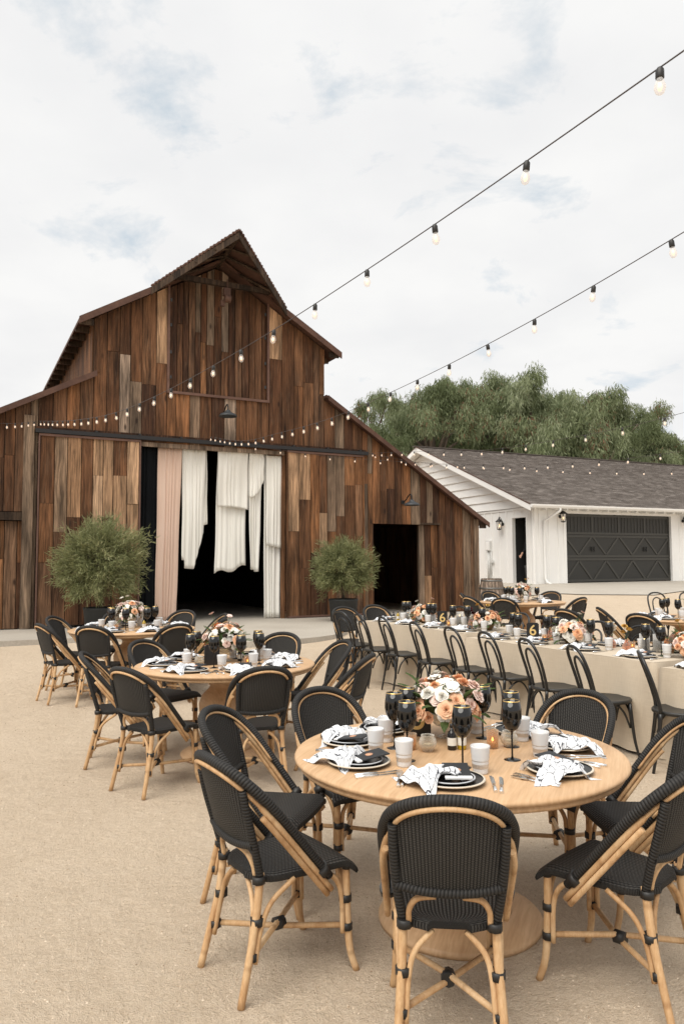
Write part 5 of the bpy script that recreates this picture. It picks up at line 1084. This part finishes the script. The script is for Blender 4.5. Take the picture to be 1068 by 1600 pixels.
# ------------------------------------------------------------------ small table things
flame_me = MB().lathe([(0.0, 0.0), (0.005, 0.006), (0.004, 0.014), (0.0, 0.024)], 8).mesh('flame', m_flame)
def text_mesh(ch, size, m):
    cu = bpy.data.curves.new('t', 'FONT'); cu.body = ch; cu.size = size; cu.align_x = 'CENTER'; cu.align_y = 'CENTER'; cu.extrude = 0.0008; cu.offset = 0.0012
    o = bpy.data.objects.new('t', cu); COL.objects.link(o); dg = bpy.context.evaluated_depsgraph_get(); me = bpy.data.meshes.new_from_object(o.evaluated_get(dg)); bpy.data.objects.remove(o); me.materials.clear(); me.materials.append(m); return me
T6, T5 = text_mesh('6', 0.16, m_goldp), text_mesh('5', 0.16, m_goldp)
def number_sign(x, y, z, digit, label, face):
    t = empty('table_number', (x, y, z), face); tag(t, label, 'table number', 'black table number blocks')
    b = MB(); c = 0.016; P = [(-0.065, 0), (0.065, 0), (0.065, 0.172 - c), (0.065 - c, 0.172), (-0.065 + c, 0.172), (-0.065, 0.172 - c)]; b.prism(P, 'y', -0.009, 0.009); b.build('block', m_plate_bk, t)
    if digit is not None: link('numeral', digit, t, (0, -0.0105, 0.086), None, (math.pi / 2, 0, 0))
def votive(x, y, z, label, tall=0.075, r_=0.03, m=None):
    t = empty('votive_candle', (x, y, z)); tag(t, label, 'candle', 'votive candles')
    MB().lathe([(0.0, 0.0), (r_ * 0.85, 0.0), (r_, tall), (r_ * 0.92, tall), (r_ * 0.78, 0.006), (0.0, 0.006)], 18).build('glass', m or m_amber, t); w_ = MB().lathe([(0.0, 0.007), (r_ * 0.72, 0.007), (r_ * 0.74, tall * 0.33), (0.0, tall * 0.33)], 14).build('wax', m_wax, t); link('flame', flame_me, w_, (0, 0, tall * 0.36))
def glass_pot(x, y, z, label):
    t = empty('glass_pot', (x, y, z)); tag(t, label, 'glass pot', 'fluted glass pots'); MB().lathe([(0.0, 0.0), (0.022, 0.0), (0.024, 0.010), (0.036, 0.022), (0.042, 0.040), (0.036, 0.060), (0.029, 0.068), (0.032, 0.076), (0.029, 0.076), (0.026, 0.068), (0.038, 0.040), (0.0, 0.014)], 28, flute=14, famp=0.03).build('glass', m_merc, t); MB().lathe([(0, 0.016), (0.024, 0.018), (0.030, 0.034), (0.0, 0.036)], 16).build('wax', m_wax, t)
def bottle(x, y, z, m, label):
    t = empty('dressing_bottle', (x, y, z)); tag(t, label, 'bottle', 'dressing bottles'); b = MB().lathe([(0.0, 0.0), (0.019, 0.0), (0.021, 0.004), (0.021, 0.070), (0.016, 0.084), (0.008, 0.092), (0.008, 0.112), (0.0, 0.112)], 16).build('glass', m, t); MB().lathe([(0.0095, 0.104), (0.0095, 0.120), (0.0, 0.121)], 12).build('cap', m_socket, t); MB().lathe([(0.0215, 0.022), (0.0215, 0.058)], 16, cap=False).build('label', m_lab, t)
def pillar(x, y, z, label, h=0.115):
    t = empty('pillar_candle', (x, y, z)); tag(t, label, 'candle', 'black pillar candles'); MB().lathe([(0.0, 0.0), (0.046, 0.0), (0.046, h + 0.055), (0.044, h + 0.055), (0.044, 0.003), (0.0, 0.003)], 22).build('glass', m_glass, t); w_ = MB().lathe([(0.0, 0.004), (0.038, 0.004), (0.038, h), (0.0, h - 0.004)], 20).build('wax', m_bwax, t); link('flame', flame_me, w_, (0, 0, h))
def bud_vase(x, y, z, key, label, seed):
    rs = random.Random(seed); t = empty('bud_vase', (x, y, z)); tag(t, label, 'vase', 'pink bud vases'); MB().lathe([(0.0, 0.0), (0.03, 0.0), (0.042, 0.02), (0.040, 0.05), (0.018, 0.078), (0.014, 0.098), (0.018, 0.104), (0.015, 0.104), (0.011, 0.09), (0.036, 0.045), (0.0, 0.006)], 20).build('glass', m_pinkg, t)
    f = empty('cut_flowers', (x, y, z + 0.01)); tag(f, label.replace('pink glass bud vase', 'cut flowers') , 'flowers', 'cut flowers in bud vases')
    for k in range(3):
        e = Vector((rs.uniform(-0.05, 0.05), rs.uniform(-0.04, 0.04), 0.15 + 0.03 * k)); s = MB().tube([(0, 0, 0.0), (0, 0, 0.09), e], 0.002, 5).build('stem', m_leaf, f); link(key, BL_[key][k % 2], s, e, None, (rs.uniform(-0.5, 0.5), rs.uniform(-0.5, 0.5), 0), 0.85)

# ------------------------------------------------------------------ the five round tables
def nrmz(x, y): l = math.hypot(x, y); return x / l, y / l
def dress(tx_, ty_, chairs, tname, full, seed, fl_off=(0, 0.1), seats_only=(), nfl=24, plate_r=0.52):
    z = round_table(tx_, ty_, 'round oak pedestal table, ' + tname[1], 0.2 + seed)
    for i, (x, y, fx, fy, seat, lab) in enumerate(chairs):
        if lab: rattan_chair(x, y, fx, fy, lab)
        dx, dy = nrmz(x - tx_, y - ty_); setting(tx_ + dx * plate_r, ty_ + dy * plate_r, z, -dx, -dy, 'at the ' + seat + ' seat of ' + tname[0], full, seed * 10 + i)
    fx_, fy_ = tx_ + fl_off[0], ty_ + fl_off[1]
    arrangement(fx_, fy_, z, 'peach and white rose arrangement on ' + tname[0], seed, nfl, 0.205 if seed == 1 else 0.18, 0.145 if seed == 1 else 0.165, where='under the roses on ' + tname[0], mixk=(['peach_rose'] * 6 + ['peach_ranunculus'] * 4 + ['white_rose'] * 2 + ['white_blossom'] * 5 + ['white_ranunculus'] * 3 + ['blush_rose'] * 2 + ['blush_blossom'] * 2) if seed == 1 else ['white_rose'] * 4 + ['blush_rose'] * 4 + ['peach_rose'] * 3 + ['blush_blossom'] * 3 + ['white_blossom'] * 4 + ['white_ranunculus'] * 3)
    return z
T1 = (0.535, 3.57)
z1 = dress(*T1, [(0.372, 2.785, 0.10, 0.995, 'nearest', 'rattan chair nearest the camera, its back towards us, at the front table'), (-0.25, 3.185, 0.82, 0.57, 'near left', 'rattan chair at the near left of the front table'),
   (-0.36, 3.83, 0.95, -0.28, 'left', 'rattan chair partly behind another at the left of the front table'), (0.03, 4.22, 0.53, -0.85, 'far left', 'rattan chair facing us over the far left of the front table'),
   (1.15, 4.13, -0.72, -0.69, 'far right', 'rattan chair facing us over the far right of the front table'), (1.42, 3.65, -0.998, -0.05, 'right', 'rattan chair cut by the right photo edge behind the near right chair'), (1.07, 3.055, -0.71, 0.70, 'near right', 'large rattan chair at the near right corner, at the front table')],
   ('the front table', 'largest one, in the right foreground'), 2, 1, (-0.015, 0.27), nfl=66)
number_sign(0.38, 3.86, z1, T5, 'black number 5 block beside the flowers on the front table', 0.12)
votive(0.318, 3.593, z1, 'amber votive candle left of the pot on the front table'); glass_pot(0.395, 3.556, z1, 'fluted glass pot left of the bottles on the front table'); bottle(0.512, 3.585, z1, m_vin, 'dark dressing bottle on the front table'); bottle(0.560, 3.592, z1, m_oil, 'yellow oil bottle on the front table')
votive(0.708, 3.61, z1, 'amber votive candle right of the bottles on the front table', 0.085); glass_pot(0.792, 3.632, z1, 'fluted glass pot on the right half of the front table')
T2 = (-1.0, 6.47)
z2 = dress(*T2, [(-1.36, 5.62, 0.58, 0.81, 'near left', 'rattan chair at the near left of the middle table, three-quarter back view'), (-1.80, 6.26, 0.97, 0.22, 'left', 'rattan chair seen edge-on at the left of the middle table'), (-1.60, 6.86, 0.82, -0.55, 'far left', 'rattan chair facing us at the far left of the middle table'),
   (-0.66, 5.66, -0.35, 0.94, 'nearest', 'rattan chair with its back to us at the near right of the middle table'), (-0.10, 6.10, -0.92, 0.30, 'right', 'rattan chair turned in profile right of the middle table'), (-0.28, 6.80, -0.9, -0.42, 'far right', 'rattan chair facing left at the far right of the middle table'), (-0.70, 7.32, -0.3, -0.95, 'farthest', 'rattan chair half hidden at the far side of the middle table')],
   ('the middle table', 'behind and left of the largest'), 2, 2, (-0.03, 0.14), nfl=52)
number_sign(-1.10, 6.36, z2, None, 'plain black block beside the flowers on the middle table', 0.5); glass_pot(-1.20, 6.33, z2, 'fluted glass pot on the middle table'); votive(-0.80, 6.36, z2, 'amber votive candle on the middle table'); bottle(-0.90, 6.62, z2, m_vin, 'dark dressing bottle on the middle table')
T3 = (-2.60, 9.34)
z3 = dress(*T3, [(-2.72, 8.62, 0.15, 0.98, 'nearest', 'rattan chair, back to us, nearest side of the table by the left shrub'), (-2.05, 8.72, -0.62, 0.78, 'near right', 'rattan chair, back to us, near right of the table by the left shrub'), (-3.20, 8.80, 0.75, 0.66, 'near left', 'leftmost rattan chair, angled, at the table by the left shrub'),
   (-3.36, 9.50, 0.97, -0.15, 'left', 'second rattan chair from the left, facing right, by the left shrub'), (-2.95, 10.05, 0.4, -0.9, 'far left', 'rattan chair hidden behind the flowers of the table by the left shrub'), (-2.30, 10.15, -0.35, -0.93, 'far right', 'rattan chair facing us at the far right of the table by the left shrub'), (-1.85, 9.72, -0.93, -0.35, 'right', 'rattan chair in profile at the right of the table by the left shrub')],
   ('the table by the left shrub', 'near the left shrub'), 1, 3, (-0.08, 0.15), nfl=48)
rattan_chair(-1.76, 9.12, -0.97, 0.15, 'front one of two overlapping rattan chairs in profile before the doorway'); glass_pot(-2.85, 9.22, z3, 'fluted glass pot on the table by the left shrub'); bottle(-2.45, 9.30, z3, m_oil, 'yellow oil bottle on the table by the left shrub'); votive(-2.72, 9.05, z3, 'votive candle on the table by the left shrub')
T4 = (3.24, 13.55)
z4 = dress(*T4, [(2.80, 12.72, 0.45, 0.88, 'nearest', 'rattan chair, back to us, nearest side of the table by the barrel'), (3.78, 12.78, -0.62, 0.76, 'near right', 'rattan chair leaning in profile at the near right of the table by the barrel'), (2.52, 13.75, 0.97, -0.2, 'left', 'rattan chair at the left of the table by the barrel'), (2.95, 14.22, 0.4, -0.9, 'far left', 'rattan chair facing us at the far left of the table by the barrel'), (3.80, 14.10, -0.6, -0.8, 'far right', 'rattan chair facing us at the far right of the table by the barrel'), (2.45, 13.10, 0.85, 0.45, 'near left', 'rattan chair at the near left of the table by the barrel')],
   ('the table by the barrel', 'far off before the garage doorway'), 0, 4, (0.0, 0.05), nfl=34)
T5_ = (4.72, 10.40)
z5 = dress(*T5_, [(3.98, 9.72, 0.72, 0.68, 'near left', 'rattan chair, back to us, near left of the table at the right edge'), (3.92, 10.50, 0.98, -0.1, 'left', 'rattan chair facing right, left of the table at the right edge'), (4.40, 11.20, 0.3, -0.93, 'far left', None), (4.70, 9.50, 0.0, 1.0, 'nearest', None), (5.3, 11.0, -0.6, -0.7, 'far right', None)],
   ('the table at the right edge', 'cut by the right edge of the photo'), 0, 5, (0.25, 0.1), nfl=34)
rattan_chair(3.28, 10.42, 0.80, 0.55, 'rattan chair seen edge-on left of the table at the right edge')

# ------------------------------------------------------------------ long linen tables with bentwood chairs
LD = Vector((0.490, -0.872, 0)).normalized(); LN = Vector((0.872, 0.490, 0)).normalized(); LO = Vector((0.29, 10.35, 0)); LA = math.atan2(LD.y, LD.x)
def lw(a, b): p = LO + LD * a + LN * b; return p.x, p.y
def linen_cloth(L, W, H, seed):
    rs = random.Random(seed); mb = MB(); per = []
    nL, nW = 64, 26; rad = 0.02
    for i in range(nL): per.append((L * i / nL, 0, 0, -1))
    for i in range(nW): per.append((L, W * i / nW, 1, 0))
    for i in range(nL): per.append((L - L * i / nL, W, 0, 1))
    for i in range(nW): per.append((0, W - W * i / nW, -1, 0))
    ph = [rs.uniform(0, 6) for _ in range(5)]; n = len(per); rows = 14; tot = 2 * (L + W); b0 = len(mb.v); V = []
    for r_ in range(rows + 1):
        v = r_ / rows
        for i, (x, y, nx_, ny_) in enumerate(per):
            s = i / n * tot
            # corner proximity adds deep folds
            dc = min(math.hypot(x - a, y - b) for a in (0, L) for b in (0, W)); cf = math.exp(-dc * 4.0)
            fold = (0.012 * math.sin(s * 9 + ph[0]) + 0.008 * math.sin(s * 17 + ph[1]) + 0.012 * math.sin(s * 3.1 + ph[2])) * v ** 0.8 + cf * (0.055 * math.sin(s * 21 + ph[3]) + 0.055) * v ** 0.7
            out = 0.006 + 0.035 * v + fold
            cx_ = (x - L / 2) / (L / 2); cy_ = (y - W / 2) / (W / 2); ox, oy = nx_, ny_
            if cf > 0.3: ox, oy = nrmz(nx_ + cf * 0.7 * cx_, ny_ + cf * 0.7 * cy_)
            V.append((x + ox * out, y + oy * out, H * (1 - v) + (0.002 if v > 0 else 0.0) + 0.008 * math.sin(s * 5 + ph[4]) * (1 if v == 1 else 0) + (0.010 if v == 1 else 0)))
    mb.add(V)
    for r_ in range(rows):
        for i in range(n):
            j = (i + 1) % n; mb.face([r_ * n + j, r_ * n + i, (r_ + 1) * n + i, (r_ + 1) * n + j], None, True)
    # top sheet
    mb.grid(lambda u, v: (u * L, v * W, H + 0.0015 * math.sin(u * 23 + ph[0]) * math.sin(v * 7 + ph[1])), 30, 10)
    return mb
def long_table(a0, L, seed, lab, W=0.92):
    x, y = lw(a0 + L / 2, W / 2); gz_ = G(x, y); H = 0.758; x0, y0 = lw(a0, 0)
    t = empty('folding_table', (x0, y0, gz_), LA); tag(t, 'rectangular table hidden under ' + lab, 'table', 'rectangular banquet tables')
    MB().box((L / 2, W / 2, H - 0.025), (L - 0.03, W - 0.03, 0.04)).build('tabletop', m_table, t)
    for lx in (0.15, L - 0.15):
        for ly in (0.14, W - 0.14): 
            q_ = lw(a0 + lx, ly); MB().tube([(lx, ly, G(*q_) - gz_), (lx, ly, H - 0.04)], 0.018, 8).build('leg', m_blackmet, t)
    c = linen_cloth(L, W, H, seed).build('tablecloth', m_cloth, None, (x0, y0, gz_ + 0.001), LA); tag(c, lab, 'tablecloth', 'linen tablecloths'); return gz_ + H + 0.003
zA = long_table(0.0, 2.20, 1, 'beige linen cloth on the long table nearest the barn'); zB = long_table(2.23, 2.44, 2, 'beige linen cloth on the middle long table'); zC = long_table(4.74, 2.44, 3, 'beige linen cloth at the right photo edge, long row\'s near end')
ordn = ['first', 'second', 'third', 'fourth', 'fifth', 'sixth', 'seventh', 'eighth', 'ninth']
near_a = [0.15, 0.70, 1.22, 1.92, 2.56, 3.10, 3.74, 4.36, 4.98]; yaw = [0.1, -0.15, -0.2, -0.24, -0.18, -0.22, -0.3, -0.44, -0.80]; offb = [-0.20, -0.20, -0.16, -0.18, -0.17, -0.15, -0.2, -0.22, -0.10]
for i, a in enumerate(near_a):
    x, y = lw(a, offb[i]); c_, s_ = math.cos(yaw[i]), math.sin(yaw[i]); fx, fy = LN.x * c_ - LN.y * s_, LN.x * s_ + LN.y * c_
    bent_chair(x, y, fx, fy, ordn[i] + ' black bentwood chair from the barn, near side of the linen row')
far_a = [0.35, 0.95, 1.6, 2.2, 2.85, 3.45, 4.05, 4.65]
for i, a in enumerate(far_a):
    x, y = lw(a, 0.92 + 0.19); bent_chair(x, y, -LN.x + 0.06 * math.sin(i * 3), -LN.y, ordn[i] + ' black bentwood chair from the barn, far side of the linen row')
x, y = lw(-0.28, 0.02); rattan_chair(x, y, 0.52, -0.85, 'left rattan chair at the barn end of the linen row'); x, y = lw(-0.34, 0.56); rattan_chair(x, y, 0.46, -0.88, 'right rattan chair at the barn end of the linen row')
zt = lambda a: zA if a < 2.21 else (zB if a < 4.7 else zC)
pl_near = [0.30, 0.85, 1.40, 1.95, 2.53, 3.10, 3.77, 4.39, 5.0]
for i, a in enumerate(pl_near):
    x, y = lw(a, 0.19); setting(x, y, zt(a), LN.x, LN.y, 'at the ' + ordn[i] + ' near seat from the barn, linen row', 1, 60 + i)
for i, a in enumerate([0.4, 1.0, 1.65, 2.45, 2.99, 3.6, 4.25, 4.95]):
    x, y = lw(a, 0.73); setting(x, y, zt(a), -LN.x, -LN.y, 'at the ' + ordn[i] + ' far seat from the barn, linen row', 0, 80 + i)
for i, (a, b, n, kk, nm) in enumerate([(0.72, 0.50, 18, None, 'first'), (1.98, 0.50, 16, None, 'second'), (3.28, 0.52, 20, ['white_rose'] * 4 + ['blush_rose'] * 4 + ['peach_rose'] * 2 + ['white_blossom'] * 3 + ['white_ranunculus'] * 3, 'third'), (4.62, 0.55, 16, None, 'fourth')]):
    x, y = lw(a, b); arrangement(x, y, zt(a), nm + ' flower arrangement from the barn on the linen row', 40 + i, n * 2 + 6, 0.19, 0.145, 'low', 'under the ' + nm + ' linen-row flowers', kk)
fc = LA - 0.0
for (a, b, nm) in ((1.12, 0.50, 'nearer the barn'), (2.72, 0.52, 'nearer the camera')):
    x, y = lw(a, b); number_sign(x, y, zt(a), T6, 'black block with gold number 6 on the linen row, ' + nm, math.atan2(x, y) * -1.0)
for i, (a, b) in enumerate([(0.35, 0.5), (1.45, 0.52), (4.14, 0.56)]):
    x, y = lw(a, b); pillar(x, y, zt(a), ordn[i] + ' black pillar candle from the barn on the linen row', (0.10, 0.125, 0.11)[i]); x, y = lw(a + 0.10, b + 0.06); pillar(x, y, zt(a), 'taller companion of the ' + ordn[i] + ' black pillar candle, linen row', 0.15 - 0.02 * i)
for i, (a, b, key, nm) in enumerate([(1.62, 0.55, 'burgundy_dahlia', 'pink glass bud vase holding burgundy dahlias nearer the barn'), (2.93, 0.56, 'burgundy_dahlia', 'pink glass bud vase holding burgundy dahlias nearer the camera'), (3.74, 0.58, 'white_ranunculus', 'pink glass bud vase holding white ranunculus on the linen row'), (4.0, 0.48, 'mustard_ranunculus', 'pink glass bud vase holding mustard blooms on the linen row')]):
    x, y = lw(a, b); bud_vase(x, y, zt(a), key, nm, i)
for i, (a, b) in enumerate([(0.55, 0.42), (1.30, 0.46), (1.80, 0.44), (3.0, 0.42), (3.95, 0.62)]):
    x, y = lw(a, b); votive(x, y, zt(a), ordn[i] + ' small votive candle from the barn on the linen row', 0.07, 0.028)
x, y = lw(0.22, 0.42); bottle(x, y, zA, m_oil, 'yellow oil bottle at the barn end of the linen row'); x, y = lw(0.17, 0.38); bottle(x, y, zA, m_vin, 'dark dressing bottle at the barn end of the linen row')
# far linen table beyond the right edge with two bentwood chairs
for i, (x, y) in enumerate(((5.78, 13.5), (6.38, 13.55))): bent_chair(x, y, 0.15, -1.0 if i else -0.9, ('left' if i == 0 else 'right') + ' one of two far bentwood chairs at the right edge')
